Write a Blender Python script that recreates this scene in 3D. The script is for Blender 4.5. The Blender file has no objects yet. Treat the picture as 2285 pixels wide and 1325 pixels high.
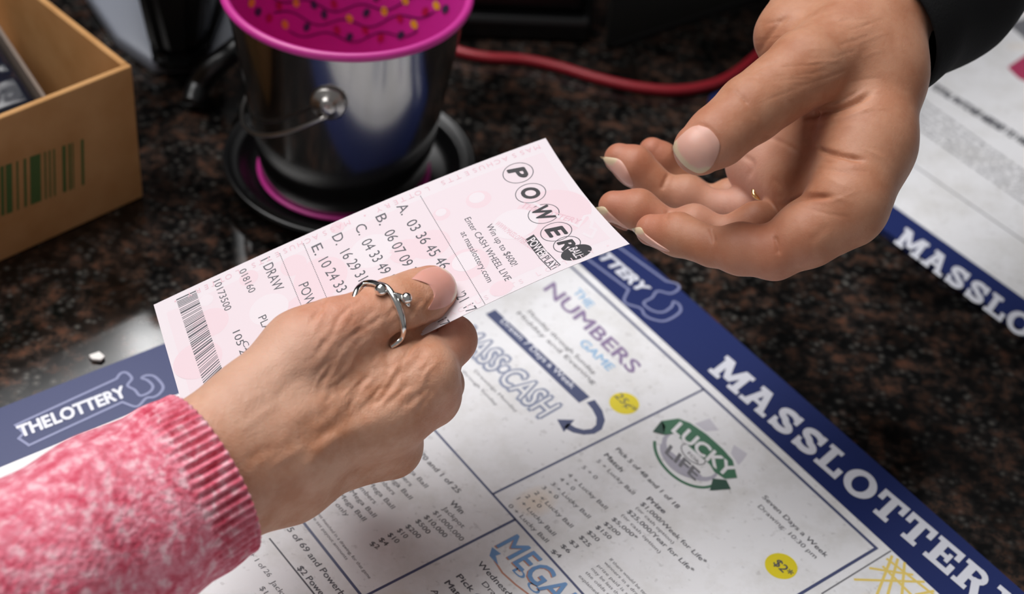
import bpy, bmesh, math, random
import numpy as np
from mathutils import Vector, Matrix, noise as mnoise

random.seed(7)
SC = bpy.context.scene
COL = SC.collection
# ------------------------------------------------------------------ camera
F_PX, CX, CY, CAM_H = 3634.0, 1142.5, 662.5, 0.52
_up = np.array([0.0825, 0.7443, 0.6628]); _up /= np.linalg.norm(_up)
_y = np.array([0, 0, -1.0]); _y = _y - _y.dot(_up) * _up; _y /= np.linalg.norm(_y)
_x = np.cross(_y, _up)
RC = np.array([_x, _y, _up])            # camera axes -> world
CAM = np.array([0.0, 0.0, CAM_H])
cam = bpy.data.cameras.new('camera'); cam_ob = bpy.data.objects.new('camera', cam); COL.objects.link(cam_ob)
cam.sensor_fit = 'HORIZONTAL'; cam.sensor_width = 36.0; cam.lens = 36.0 * F_PX / 2285.0
cam.clip_start = 0.02; cam.clip_end = 30
M = Matrix([list(r) for r in RC]).to_4x4(); M.translation = Vector(CAM); cam_ob.matrix_world = M
cam.dof.use_dof = True; cam.dof.focus_distance = 0.613; cam.dof.aperture_fstop = 7.6
SC.camera = cam_ob
# ------------------------------------------------------------------ world, lamps, exposure
w = bpy.data.worlds.new('shop'); SC.world = w; w.use_nodes = True
nt = w.node_tree; nt.nodes.clear()
wo = nt.nodes.new('ShaderNodeOutputWorld'); bg = nt.nodes.new('ShaderNodeBackground')
tc = nt.nodes.new('ShaderNodeTexCoord'); sx = nt.nodes.new('ShaderNodeSeparateXYZ')
mp = nt.nodes.new('ShaderNodeMapRange'); rp = nt.nodes.new('ShaderNodeValToRGB')
sub = nt.nodes.new('ShaderNodeMath'); sub.operation = 'SUBTRACT'
nt.links.new(tc.outputs['Generated'], sx.inputs[0]); nt.links.new(sx.outputs['Z'], sub.inputs[0]); nt.links.new(sx.outputs['Y'], sub.inputs[1])
nt.links.new(sub.outputs[0], mp.inputs['Value']); mp.inputs['From Min'].default_value = -1.4; mp.inputs['From Max'].default_value = 1.4
nt.links.new(mp.outputs[0], rp.inputs[0]); nt.links.new(rp.outputs[0], bg.inputs[0]); nt.links.new(bg.outputs[0], wo.inputs[0])
e = rp.color_ramp.elements                      # bright shop overhead and behind the photographer, dim corner beyond the counter
e[0].position = 0.44; e[0].color = (0.012, 0.012, 0.013, 1)
e[1].position = 0.80; e[1].color = (0.34, 0.335, 0.335, 1)
em = rp.color_ramp.elements.new(0.56); em.color = (0.16, 0.155, 0.155, 1)
bg.inputs[1].default_value = 0.5

def area(name, loc, target, sx_, sy_, power, col=(1, 1, 1)):
    l = bpy.data.lights.new(name, 'AREA'); l.shape = 'RECTANGLE'; l.size = sx_; l.size_y = sy_; l.energy = power; l.color = col
    o = bpy.data.objects.new(name, l); COL.objects.link(o); o.location = loc
    o.rotation_euler = (Vector(target) - Vector(loc)).to_track_quat('-Z', 'Y').to_euler(); return o
area('ceiling_lamp_key', (-1.0, 1.15, 2.6), (0.0, 0.56, 0.1), 3.0, 1.7, 88.0, (1.0, 0.985, 0.98))
area('fill_light_near', (-0.7, -0.1, 1.9), (0, 0.6, 0.1), 1.2, 0.6, 1.0, (1.0, 0.98, 0.96))  # added soft fill from the camera side, not a fixture of the shop
SC.view_settings.view_transform = 'Standard'; SC.view_settings.look = 'None'
SC.view_settings.exposure = 0.30; SC.view_settings.gamma = 1.0; SC.view_settings.use_curve_mapping = False

# ------------------------------------------------------------------ pixel helpers (used only to find real places)
def ray(px, py):
    return RC @ np.array([(px - CX) / F_PX, -(py - CY) / F_PX, -1.0])
def gp(px, py, z=0.0):
    d = ray(px, py); return CAM + d * ((z - CAM[2]) / d[2])
def pt(px, py, dep):
    return CAM + ray(px, py) * dep
def proj(P):
    c = (np.asarray(P) - CAM) @ RC
    return np.stack([CX + F_PX * c[..., 0] / -c[..., 2], CY - F_PX * c[..., 1] / -c[..., 2], -c[..., 2]], -1)

for _px, _py, _sx, _sy, _pw in ((338, 768, .10, .08, .5), (-60, 836, .24, .18, .14), (560, 540, .10, .5, .35)):      # lamps further down the shop, seen only as glints in the polished stone
    _p = gp(_px, _py); _d = ray(_px, _py) * np.array([1, 1, -1]); _d /= np.linalg.norm(_d); _q = _p + _d * (2.4 / _d[2])
    area('far_lamp', tuple(_q), tuple(_p), _sx, _sy, _pw)

# ------------------------------------------------------------------ materials
def srgb(r, g, b):
    f = lambda c: ((c / 255 + 0.055) / 1.055) ** 2.4 if c > 10 else c / 255 / 12.92
    return (f(r), f(g), f(b), 1)
def mat(name, col, rough=0.5, metal=0.0, spec=0.5, **kw):
    m = bpy.data.materials.new(name); m.use_nodes = True
    b = m.node_tree.nodes['Principled BSDF']
    b.inputs['Base Color'].default_value = col; b.inputs['Roughness'].default_value = rough
    b.inputs['Metallic'].default_value = metal; b.inputs['Specular IOR Level'].default_value = spec
    for k, v in kw.items(): b.inputs[k.replace('_', ' ')].default_value = v
    return m
def N(m, t, **kw):
    n = m.node_tree.nodes.new(t)
    for k, v in kw.items():
        if k.startswith('i_'): n.inputs[k[2:].replace('_', ' ')].default_value = v
        else: setattr(n, k, v)
    return n
def L(m, a, b): m.node_tree.links.new(a, b)
def ramp(m, src, stops):
    r = N(m, 'ShaderNodeValToRGB'); el = r.color_ramp.elements
    while len(el) < len(stops): el.new(0.5)
    for q, (p, c) in zip(el, stops): q.position = p; q.color = c
    L(m, src, r.inputs[0]); return r
def objco(m, scale=(1, 1, 1)):
    t = N(m, 'ShaderNodeTexCoord'); mp_ = N(m, 'ShaderNodeMapping'); mp_.inputs['Scale'].default_value = scale
    L(m, t.outputs['Object'], mp_.inputs[0]); return mp_.outputs[0]
def bsdf(m): return m.node_tree.nodes['Principled BSDF']
def bump(m, src, strength, dist):
    b = N(m, 'ShaderNodeBump'); b.inputs['Strength'].default_value = strength; b.inputs['Distance'].default_value = dist
    L(m, src, b.inputs['Height']); L(m, b.outputs[0], bsdf(m).inputs['Normal']); return b
def mix(m, fac, a, b, mode='MIX'):
    n = N(m, 'ShaderNodeMix', data_type='RGBA', blend_type=mode)
    if isinstance(fac, (int, float)): n.inputs[0].default_value = fac
    else: L(m, fac, n.inputs[0])
    for i, v in ((6, a), (7, b)):
        if isinstance(v, tuple): n.inputs[i].default_value = v
        else: L(m, v, n.inputs[i])
    return n.outputs[2]

def make_granite():
    m = mat('granite', (0, 0, 0, 1), 0.09, spec=0.5)
    co = objco(m)
    n1 = N(m, 'ShaderNodeTexNoise', i_Scale=120.0, i_Detail=5.0, i_Roughness=0.65); L(m, co, n1.inputs['Vector'])
    n2 = N(m, 'ShaderNodeTexVoronoi', i_Scale=230.0); L(m, co, n2.inputs['Vector'])
    n3 = N(m, 'ShaderNodeTexNoise', i_Scale=75.0, i_Detail=3.0); L(m, co, n3.inputs['Vector'])
    base = ramp(m, n1.outputs[0], [(0.36, srgb(12, 12, 12)), (0.47, srgb(40, 35, 33)), (0.56, srgb(72, 54, 45)), (0.67, srgb(98, 66, 52))])
    grey = ramp(m, n2.outputs['Distance'], [(0.0, srgb(108, 106, 100)), (0.3, srgb(54, 52, 50)), (0.6, srgb(16, 16, 16))])
    fac = ramp(m, n3.outputs[0], [(0.42, (0, 0, 0, 1)), (0.6, (1, 1, 1, 1))])
    c = mix(m, fac.outputs[0], base.outputs[0], grey.outputs[0])
    n4 = N(m, 'ShaderNodeTexNoise', i_Scale=26.0, i_Detail=2.0); L(m, co, n4.inputs['Vector'])
    f4 = ramp(m, n4.outputs[0], [(0.38, (0.25, 0.25, 0.25, 1)), (0.62, (1, 1, 1, 1))])
    L(m, mix(m, 1.0, c, f4.outputs[0], 'MULTIPLY'), bsdf(m).inputs['Base Color']); return m
GRANITE = make_granite()

def make_matwhite(name, c0, c1):
    m = mat(name, c0, 0.32, spec=0.35)
    co = objco(m)
    n1 = N(m, 'ShaderNodeTexNoise', i_Scale=28.0, i_Detail=6.0, i_Roughness=0.7); L(m, co, n1.inputs['Vector'])
    r1 = ramp(m, n1.outputs[0], [(0.35, c1), (0.55, c0)])
    n2 = N(m, 'ShaderNodeTexNoise', i_Scale=330.0, i_Detail=2.0); L(m, co, n2.inputs['Vector'])
    r2 = ramp(m, n2.outputs[0], [(0.27, (0.45, 0.43, 0.42, 1)), (0.36, (1, 1, 1, 1))])
    c = mix(m, 0.3, r1.outputs[0], r2.outputs[0], 'MULTIPLY')
    n3 = N(m, 'ShaderNodeTexNoise', i_Scale=17.0, i_Detail=1.0); L(m, co, n3.inputs['Vector'])
    r3 = ramp(m, n3.outputs[0], [(0.70, (1, 1, 1, 1)), (0.78, (1.0, 0.82, 0.62, 1))])
    L(m, mix(m, 1.0, c, r3.outputs[0], 'MULTIPLY'), bsdf(m).inputs['Base Color']); return m
MATWHITE = make_matwhite('laminated_white', srgb(236, 236, 239), srgb(222, 221, 221))
BLUE = mat('band_blue', srgb(34, 46, 98), 0.3, spec=0.4)
NAVY = mat('line_navy', srgb(74, 82, 118), 0.35)
INK = mat('print_ink', srgb(84, 84, 92), 0.4)
GREYINK = mat('print_grey', srgb(118, 118, 124), 0.4)
MATLETTER = mat('band_letter', srgb(222, 224, 234), 0.3)
LOGOPALE = mat('logo_pale', srgb(128, 134, 172), 0.35)
YELLOW = mat('print_yellow', srgb(226, 208, 44), 0.4)
PALEYELLOW = mat('print_pale_yellow', srgb(232, 206, 112), 0.4)
GREEN = mat('print_green', srgb(70, 118, 92), 0.4)
DKGREEN = mat('print_dark_green', srgb(52, 84, 72), 0.4)
SILVERP = mat('print_silver', srgb(176, 174, 188), 0.4)
PURPLE = mat('print_purple', srgb(142, 124, 160), 0.4)
SKYB = mat('print_sky', srgb(150, 190, 224), 0.4)
MEGAB = mat('print_blue', srgb(112, 156, 206), 0.4)
ORANGE = mat('print_orange', srgb(196, 140, 120), 0.4)
SLATE = mat('print_slate', srgb(140, 148, 172), 0.4)
ROSE = mat('print_rose', srgb(176, 62, 98), 0.4)

# ------------------------------------------------------------------ mesh helpers
def obj(name, verts, faces, m=None, parent=None, smooth=False, mats=None, fm=None):
    me = bpy.data.meshes.new(name)
    me.from_pydata([tuple(map(float, v)) for v in verts], [], [tuple(map(int, f)) for f in faces])
    for mm in (mats or [m]): me.materials.append(mm)
    if fm is not None: me.polygons.foreach_set('material_index', np.asarray(fm, dtype=np.int32))
    if smooth: me.polygons.foreach_set('use_smooth', [True] * len(me.polygons))
    me.update()
    o = bpy.data.objects.new(name, me); COL.objects.link(o)
    if parent: o.parent = parent; o.matrix_parent_inverse = parent.matrix_basis.inverted()
    return o
def from_bm(name, bm, m, parent=None, smooth=False):
    me = bpy.data.meshes.new(name); bm.to_mesh(me); bm.free(); me.materials.append(m)
    if smooth: me.polygons.foreach_set('use_smooth', [True] * len(me.polygons))
    o = bpy.data.objects.new(name, me); COL.objects.link(o)
    if parent: o.parent = parent; o.matrix_parent_inverse = parent.matrix_basis.inverted()
    return o
def tag(o, label=None, cat=None, group=None, kind=None):
    for k, v in (('label', label), ('category', cat), ('group', group), ('kind', kind)):
        if v: o[k] = v
    return o
def empty(name, loc, label, cat, group=None):
    o = bpy.data.objects.new(name, None); COL.objects.link(o); o.location = tuple(loc); o.empty_display_size = 0.02
    return tag(o, label, cat, group)
def prism_bm(base, height, bev=0.0, seg=3):
    """base: CCW list of 3D points at one z; extruded upward, edges bevelled"""
    bm = bmesh.new(); n = len(base)
    a = [bm.verts.new(tuple(p)) for p in base]; b = [bm.verts.new((p[0], p[1], p[2] + height)) for p in base]
    bm.faces.new(a[::-1]); bm.faces.new(b)
    for i in range(n): bm.faces.new((a[i], a[(i + 1) % n], b[(i + 1) % n], b[i]))
    bmesh.ops.recalc_face_normals(bm, faces=bm.faces)
    if bev: bmesh.ops.bevel(bm, geom=list(bm.edges), offset=bev, segments=seg, affect='EDGES', profile=0.5)
    return bm
def tube(pts, rad, n=12, closed=False, caps=True):
    pts = [np.asarray(p, float) for p in pts]; m = len(pts)
    if np.isscalar(rad): rad = [rad] * m
    V, Fc = [], []; prev = None
    for i, p in enumerate(pts):
        t = pts[(i + 1) % m] - pts[i - 1] if closed else pts[min(i + 1, m - 1)] - pts[max(i - 1, 0)]
        t = t / (np.linalg.norm(t) + 1e-12)
        if prev is None:
            h = np.array([0, 0, 1.0]) if abs(t[2]) < 0.9 else np.array([1.0, 0, 0]); u = np.cross(t, h)
        else: u = prev - prev.dot(t) * t
        u /= np.linalg.norm(u); prev = u; v = np.cross(t, u)
        for k in range(n):
            a = 2 * math.pi * k / n; V.append(p + rad[i] * (math.cos(a) * u + math.sin(a) * v))
    for i in range(m if closed else m - 1):
        for k in range(n):
            a, b = i * n + k, i * n + (k + 1) % n; c = ((i + 1) % m) * n
            Fc.append((a, b, c + (k + 1) % n, c + k))
    if caps and not closed: Fc.append(tuple(range(n))[::-1]); Fc.append(tuple(range((m - 1) * n, m * n)))
    return V, Fc
def spline(P, n):
    """Catmull-Rom through points"""
    P = np.asarray(P, float); Q = np.vstack([2 * P[0] - P[1], P, 2 * P[-1] - P[-2]]); out = []
    segs = len(P) - 1
    for i in range(n):
        s = i / (n - 1) * segs; k = min(int(s), segs - 1); t = s - k
        a, b, c, d = Q[k], Q[k + 1], Q[k + 2], Q[k + 3]
        out.append(0.5 * (2 * b + (c - a) * t + (2 * a - 5 * b + 4 * c - d) * t * t + (3 * b - a - 3 * c + d) * t ** 3))
    return np.array(out)
def lathe(profile, n=96):
    V, Fc = [], []; m = len(profile)
    for k in range(n):
        a = 2 * math.pi * k / n
        for r, z in profile: V.append((r * math.cos(a), r * math.sin(a), z))
    for k in range(n):
        for i in range(m - 1):
            a, b = k * m + i, ((k + 1) % n) * m + i; Fc.append((a, b, b + 1, a + 1))
    return V, Fc

# ------------------------------------------------------------------ text in 2D (cap height 1, baseline 0)
_tc = {}
def text2d(s, bold=0.0, shear=0.0, res=3):
    key = (s, shear, res)
    if key in _tc: return _tc[key]
    def build(t):
        cu = bpy.data.curves.new('tmp', 'FONT'); cu.body = t; cu.size = 1.0; cu.shear = shear; cu.resolution_u = res
        o = bpy.data.objects.new('tmp', cu); COL.objects.link(o)
        me = bpy.data.meshes.new_from_object(o)
        v = np.array([x.co[:2] for x in me.vertices]).reshape(-1, 2); f = [tuple(p.vertices) for p in me.polygons]
        bpy.data.objects.remove(o); bpy.data.curves.remove(cu); bpy.data.meshes.remove(me); return v, f
    if 'H' not in _tc: _tc['H'] = build('H')[0][:, 1].max()
    v, f = build(s); v = v / _tc['H']
    if len(v): v[:, 0] -= v[:, 0].min()
    _tc[key] = (v, f); return v, f

# slab-serif capitals for the band lettering (cap height 1)
def _bar(x0, y0, x1, y1): return [(x0, y0), (x1, y0), (x1, y1), (x0, y1)]
def _stroke2(pts, wd):
    pts = np.asarray(pts, float); pts = pts[np.concatenate([[True], np.linalg.norm(np.diff(pts, axis=0), axis=1) > 1e-6])]; t = np.gradient(pts, axis=0); t /= np.linalg.norm(t, axis=1)[:, None]; n = np.stack([-t[:, 1], t[:, 0]], 1) * wd / 2
    return [[tuple(pts[i] - n[i]), tuple(pts[i + 1] - n[i + 1]), tuple(pts[i + 1] + n[i + 1]), tuple(pts[i] + n[i])] for i in range(len(pts) - 1)]
def slab(ch):
    s, w_ = 0.17, 0.25
    if ch == 'M':
        return 1.32, [_bar(.10, 0, .34, 1), _bar(.98, 0, 1.22, 1), _bar(0, 0, .46, s), _bar(.86, 0, 1.32, s), _bar(0, 1 - s, .36, 1), _bar(.96, 1 - s, 1.32, 1),
                      [(.10, 1), (.40, 1), (.78, .2), (.54, .2)], [(1.22, 1), (.92, 1), (.54, .2), (.78, .2)]]
    if ch == 'A':
        return 1.12, [[(.10, 0), (.34, 0), (.66, 1), (.42, 1)], [(1.02, 0), (.78, 0), (.46, 1), (.70, 1)], _bar(0, 0, .42, s), _bar(.70, 0, 1.12, s), _bar(.28, .28, .84, .44), _bar(.26, 1 - s, .7, 1)]
    if ch == 'L':
        return .92, [_bar(.12, 0, .38, 1), _bar(0, 0, .92, s), _bar(0, 1 - s, .52, 1), _bar(.72, 0, .92, .42)]
    if ch == 'T':
        return 1.0, [_bar(.37, 0, .63, 1), _bar(0, 1 - s, 1, 1), _bar(0, .58, .19, 1), _bar(.81, .58, 1, 1), _bar(.24, 0, .76, s)]
    if ch == 'E':
        return .96, [_bar(.12, 0, .38, 1), _bar(0, 0, .96, s), _bar(0, 1 - s, .94, 1), _bar(.77, 0, .96, .40), _bar(.75, .62, .94, 1), _bar(.3, .42, .66, .58), _bar(.56, .33, .7, .68)]
    if ch == 'R':
        arc = [(.5 + .27 * math.sin(t), .715 + .20 * math.cos(t)) for t in np.linspace(0, math.pi, 9)]
        return 1.06, [_bar(.12, 0, .38, 1), _bar(0, 0, .5, s), _bar(0, 1 - s, .52, 1), _bar(.3, .42, .52, .58)] + _stroke2([(.5, .915)] + arc + [(.5, .515)], .2) + [[(.46, .48), (.74, .5), (.98, 0), (.70, 0)], _bar(.68, 0, 1.06, s)]
    if ch == 'Y':
        return 1.1, [_bar(.43, 0, .68, .5), [(.08, 1), (.36, 1), (.68, .46), (.43, .40)], [(1.02, 1), (.74, 1), (.43, .46), (.68, .40)], _bar(0, 1 - s, .42, 1), _bar(.68, 1 - s, 1.1, 1), _bar(.3, 0, .8, s)]
    if ch == 'O':
        o = [(.55 + .55 * math.cos(t), .5 + .53 * math.sin(t)) for t in np.linspace(0, 2 * math.pi, 33)]
        i = [(.55 + .27 * math.cos(t), .5 + .33 * math.sin(t)) for t in np.linspace(0, 2 * math.pi, 33)]
        return 1.1, [[o[k], o[k + 1], i[k + 1], i[k]] for k in range(32)]
    if ch == 'S':
        top = [(.47 + .30 * math.cos(t), .72 + .17 * math.sin(t)) for t in np.linspace(.1, math.pi * 1.42, 18)]
        bot = [(.47 + .31 * math.cos(t), .27 + .165 * math.sin(t)) for t in np.linspace(math.pi * .42, -math.pi * .92, 18)]
        return .94, _stroke2(top + bot, .235) + [_bar(.70, .60, .86, 1.0), _bar(.08, 0, .24, .40)]
def slabword(word, gap=0.10):
    x = 0; polys = []
    for ch in word:
        wd, ps = slab(ch)
        polys += [[(px + x, py) for px, py in p] for p in ps]; x += wd + gap
    return x - gap, polys

# ------------------------------------------------------------------ printed sheets
class Sheet:
    """collects flat print pieces in the sheet's own metres and lays them on its surface"""
    def __init__(s): s.V = []; s.F = []; s.FM = []; s.mats = []; s.n = 0; s.rings = 1
    def mi(s, m):
        if m not in s.mats: s.mats.append(m)
        return s.mats.index(m)
    def add(s, uv, faces, m, layer=1):
        uv = np.asarray(uv, float).reshape(-1, 2)
        if not len(uv): return
        P = s.place(uv, s.base + s.step * layer)
        n0 = s.n; s.V.append(P); s.n += len(P); k = s.mi(m)
        # orient faces outward: uv frames are right-handed when sheets are built
        for f in faces:
            a = uv[list(f)]; ar = 0.5 * np.sum(a[:, 0] * np.roll(a[:, 1], -1) - np.roll(a[:, 0], -1) * a[:, 1])
            f = [n0 + i for i in f]
            if ar < 0: f = f[::-1]
            s.F.append(f); s.FM.append(k)
    def poly(s, uv, m, layer=1):
        s.add(uv, [range(len(uv))], m, layer)
    def ppoly(s, pxs, m, layer=1): s.poly([s.uv(*p) for p in pxs], m, layer)
    def line(s, uvs, wd, m, layer=1, closed=False):
        uvs = np.asarray(uvs, float)
        if closed: uvs = np.vstack([uvs, uvs[:1]])
        sg = np.diff(uvs, axis=0); sg /= np.linalg.norm(sg, axis=1)[:, None] + 1e-12; sn = np.stack([-sg[:, 1], sg[:, 0]], 1)
        a_ = np.vstack([sn[-1:] if closed else sn[:1], sn]); b_ = np.vstack([sn, sn[:1] if closed else sn[-1:]]); n = a_ + b_
        n = n / np.maximum((n * n).sum(1), .5)[:, None] * wd      # mitred corners
        V = np.vstack([uvs - n, uvs + n]); k = len(uvs)
        s.add(V, [(i, i + 1, k + i + 1, k + i) for i in range(k - 1)], m, layer)
    def pline(s, pxs, wd, m, layer=1, sub=1):
        uvs = np.array([s.uv(*p) for p in pxs])
        if sub > 1: uvs = np.vstack([uvs[i] + (uvs[i + 1] - uvs[i]) * np.linspace(0, 1, sub, endpoint=False)[:, None] for i in range(len(uvs) - 1)] + [uvs[-1:]])
        s.line(uvs, wd, m, layer)
    def disc(s, c, r, m, layer=1, n=40, ry=None, rot=0.0):
        a = np.linspace(0, 2 * math.pi, n, endpoint=False); x, y = r * np.cos(a), (ry or r) * np.sin(a)
        uv = np.stack([c[0] + x * math.cos(rot) - y * math.sin(rot), c[1] + x * math.sin(rot) + y * math.cos(rot)], 1)
        c = np.asarray(c, float); R_ = [(k + 1) / s.rings for k in range(s.rings)]; q = s.rings
        V_ = np.vstack([c + (uv - c) * f for f in R_] + [[c]]); Fd = [(i, (i + 1) % n, q * n) for i in range(n)]
        for k in range(q - 1): Fd += [(k * n + i, (k + 1) * n + i, (k + 1) * n + (i + 1) % n, k * n + (i + 1) % n) for i in range(n)]
        s.add(V_, Fd, m, layer)
    def circle(s, c, r, wd, m, layer=1, n=48):
        a = np.linspace(0, 2 * math.pi, n, endpoint=False)
        s.line(np.stack([c[0] + r * np.cos(a), c[1] + r * np.sin(a)], 1), wd, m, layer, closed=True)
    def glyphs(s, v, f, W_, p0, p1, h, m, layer, bold=0.0):
        """v in text units; baseline from uv p0 to uv p1; cap height h (metres) or a uv point above p0"""
        p0, p1 = np.asarray(p0), np.asarray(p1); e = p1 - p0
        if np.isscalar(h):
            n = np.array([-e[1], e[0]]); n = n / np.linalg.norm(n) * h
        else: n = np.asarray(h) - p0
        sh = [(0, 0)] if bold <= 0 else [(bold * math.cos(q), bold * math.sin(q)) for q in np.linspace(0, 2 * math.pi, 6, endpoint=False)]
        for i, (ox, oy) in enumerate(sh):       # heavier weights: the same letter struck again slightly aside
            s.add(p0 + (v[:, :1] + ox) / W_ * e + (v[:, 1:2] + oy) * n, f, m, layer + .07 * i)
    def text(s, t, a, b, h, m, layer=2, bold=0.0, shear=0.0, uv=False):
        v, f = text2d(t, bold, shear)
        if not uv:
            a, b = s.uv(*a), s.uv(*b)
            if not np.isscalar(h): h = s.uv(*h)
        s.glyphs(v, f, v[:, 0].max(), a, b, h, m, layer, bold)
    def slabtext(s, t, a, b, h, m, layer=2):
        W_, ps = slabword(t); a, b, h = s.uv(*a), s.uv(*b), s.uv(*h)
        for i, p in enumerate(ps): s.glyphs(np.array(p), [range(len(p))], W_, a, b, h, m, layer + .03 * (i % 30))
    def build(s, name, parent=None):
        return obj(name, np.vstack(s.V), s.F, mats=s.mats, fm=s.FM, parent=parent)

class FlatSheet(Sheet):
    def __init__(s, corner, sdir, z_top, thick):
        super().__init__(); s.O = np.array([corner[0], corner[1], 0.0]); s.S = sdir / np.linalg.norm(sdir)
        s.T = np.array([s.S[1], -s.S[0], 0.0]); s.z = z_top; s.th = thick; s.base = 0.0; s.step = 0.00006
        # uv = (along S, along T) ; make right-handed seen from above by using u = T', v = ...
    def uv(s, px, py):
        d = gp(px, py, s.z) - s.O; return np.array([d.dot(s.S), -d.dot(s.T)])
    def place(s, uv, h):
        uv = np.asarray(uv); P = s.O + uv[:, :1] * s.S - uv[:, 1:2] * s.T
        P = P.copy(); P[:, 2] = s.z + h; return P
    def slab(s, u0, u1, v0, v1, m, r=0.012):
        c = []
        for cx_, cy_, a0 in ((u1 - r, v1 - r, 0), (u0 + r, v1 - r, 90), (u0 + r, v0 + r, 180), (u1 - r, v0 + r, 270)):
            for k in range(9):
                a = math.radians(a0 + k * 90 / 8); c.append((cx_ + r * math.cos(a), cy_ + r * math.sin(a)))
        n = len(c); top = s.place(c, 0.0); bot = s.place(c, -s.th)
        n0 = s.n; s.V += [top, bot]; s.n += 2 * n; k = s.mi(m)
        s.F.append([n0 + i for i in range(n)]); s.FM.append(k)
        s.F.append([n0 + n + i for i in range(n)][::-1]); s.FM.append(k)
        for i in range(n):
            j = (i + 1) % n; s.F.append([n0 + n + i, n0 + n + j, n0 + j, n0 + i]); s.FM.append(k)

#==COUNTER==
bm = prism_bm([(-1.2, -0.35, -0.04), (1.3, -0.35, -0.04), (1.3, 1.9, -0.04), (-1.2, 1.9, -0.04)], 0.04, 0.006)
tag(from_bm('countertop', bm, GRANITE), 'polished black granite countertop with brown and grey flecks under everything', 'countertop')

# logo of the lottery in local units (u along the lettering, v above it), text width 1
LOGO_PX = [(82, 442), (610, 200), (632, 172), (662, 168), (690, 198), (668, 235), (705, 258), (735, 288), (785, 268), (800, 238), (772, 208), (742, 196), (770, 182), (812, 190), (853, 238), (838, 275), (805, 296), (765, 302), (716, 345), (640, 322), (152, 548), (98, 512), (125, 484)]
def logo_frame(sh, p0, p1):
    a, b = sh.uv(*p0), sh.uv(*p1); e_ = b - a; return a, e_, np.array([-e_[1], e_[0]])
def lottery_logo(sh, p0, p1, h):
    a0, e0, n0 = logo_frame(sh, (47, 976), (283, 884)); B = np.stack([e0, n0], 1)
    loc = [np.linalg.solve(B, sh.uv(x / 2.346, 760 + y / 2.346) - a0) for x, y in LOGO_PX]
    a, e_, n_ = logo_frame(sh, p0, p1); P = np.array([a + e_ * u + n_ * v for u, v in loc])
    pts = np.vstack([P[:2], spline(P[1:20], 120)[1:], P[20:]])
    sh.line(pts, 0.0013, LOGOPALE, 2, closed=True)
    n = n_ / np.linalg.norm(n_) * h; sk = e_ / np.linalg.norm(e_) * h * .12
    v, f = text2d('THE'); sh.glyphs(v, f, v[:, 0].max(), a, a + e_ * .29, a + n + sk, MATLETTER, 3, .07)
    v, f = text2d('LOTTERY'); sh.glyphs(v, f, v[:, 0].max(), a + e_ * .315, a + e_, a + e_ * .315 + n + sk, MATLETTER, 3, .07)

#==MAIN MAT==
o_ = gp(1256, 421); sd = gp(2264, 1310) - o_
mm_ = FlatSheet(o_, sd, 0.0016, 0.0013)
mm_.slab(0, 0.62, -0.46, 0, BLUE, 0.010)
def uvp(p): return mm_.uv(*p)
# white field inside the blue band
u_in = (uvp((0, 1045))[0] + uvp((390, 880))[0]) / 2; v_in = (uvp((1560, 830))[1] + uvp((1986, 1229))[1]) / 2
mm_.poly([(u_in, -0.45), (0.612, -0.45), (0.612, v_in), (u_in, v_in)], MATWHITE, 1)
lw = 0.0012
# grid of navy lines
vn = uvp((1760, 1043))[1]; un = uvp((64, 1050))[0]; uf = uvp((1952, 1225))[0]
mm_.line([(un, -0.44), (un, vn), (uf, vn), (uf, -0.44)], 0.0014, NAVY, 2)
u_a, v_a = uvp((1330, 988))[0], uvp((1190, 1203))[1]
mm_.line([(u_a, vn), (u_a, v_a)], lw * .9, NAVY, 2)
mm_.line([(un, v_a), (0.6, v_a)], lw * .9, NAVY, 2)
v_b = uvp((740, 1245))[1]; u_b = uvp((985, 1243))[0]
mm_.line([(un, v_b), (0.6, v_b)], lw, NAVY, 2)
mm_.line([(u_b, v_a), (u_b, v_b)], lw, NAVY, 2)
mm_.pline([(601, 1201), (701, 1325), (760, 1398)], 0.0007, INK, 2)
mm_.pline([(1833, 1325), (1988, 1229)], 0.0007, GREYINK, 2)
mm_.slabtext('MASSLOTTERY', (1579, 827), (2258, 1408), (1623, 793), MATLETTER, 2)
lottery_logo(mm_, (47, 976), (283, 884), .0066)
_e = np.array([90., 72.])
lottery_logo(mm_, (1234, 488), (1427, 652), .0066)
# numbers panel
mm_.text('NUMBERS', (1212, 646), (1408, 834), (1236, 630), PURPLE, 3, 0.03)
mm_.text('THE', (1278, 652), (1312, 688), (1293, 643), SKYB, 3, 0.03)
mm_.text('GAME', (1291, 766), (1357, 828), (1307, 757), SKYB, 3, 0.03)
mm_.text('Monday through Sunday', (1176, 697), (1324, 836), (1184, 692), INK, 3)
mm_.text('Midday and Evening', (1152, 700), (1324, 858), (1160, 695), INK, 3)
mm_.ppoly([(1084, 701), (1105, 691), (1316, 886), (1292, 899)], NAVY, 2)
mm_.text('Drawn 7 Days a Week', (1116, 718), (1276, 868), (1126, 711), MATLETTER, 3, 0.02)
arrow = [(1311, 896), (1324, 889), (1346, 920), (1349, 946), (1335, 966), (1312, 970), (1285, 967), (1262, 958), (1257, 965), (1242, 935), (1279, 937), (1275, 944), (1292, 955), (1314, 958), (1330, 946), (1331, 928)]
def quadstrip(sh, A, B, m, layer):
    for i in range(len(A) - 1): sh.ppoly([A[i], A[i + 1], B[i + 1], B[i]], m, layer)
quadstrip(mm_, [(1327, 892), (1344, 916), (1350, 938), (1343, 958), (1326, 968), (1302, 970), (1278, 965), (1258, 954)],
          [(1309, 898), (1322, 914), (1331, 932), (1330, 948), (1320, 957), (1302, 959), (1284, 954), (1268, 944)], NAVY, 2)
mm_.ppoly([(1243, 936), (1282, 937), (1258, 964)], NAVY, 2)
c_ = uvp((1393, 900)); mm_.disc(c_, 0.0068, YELLOW, 2); 
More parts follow.
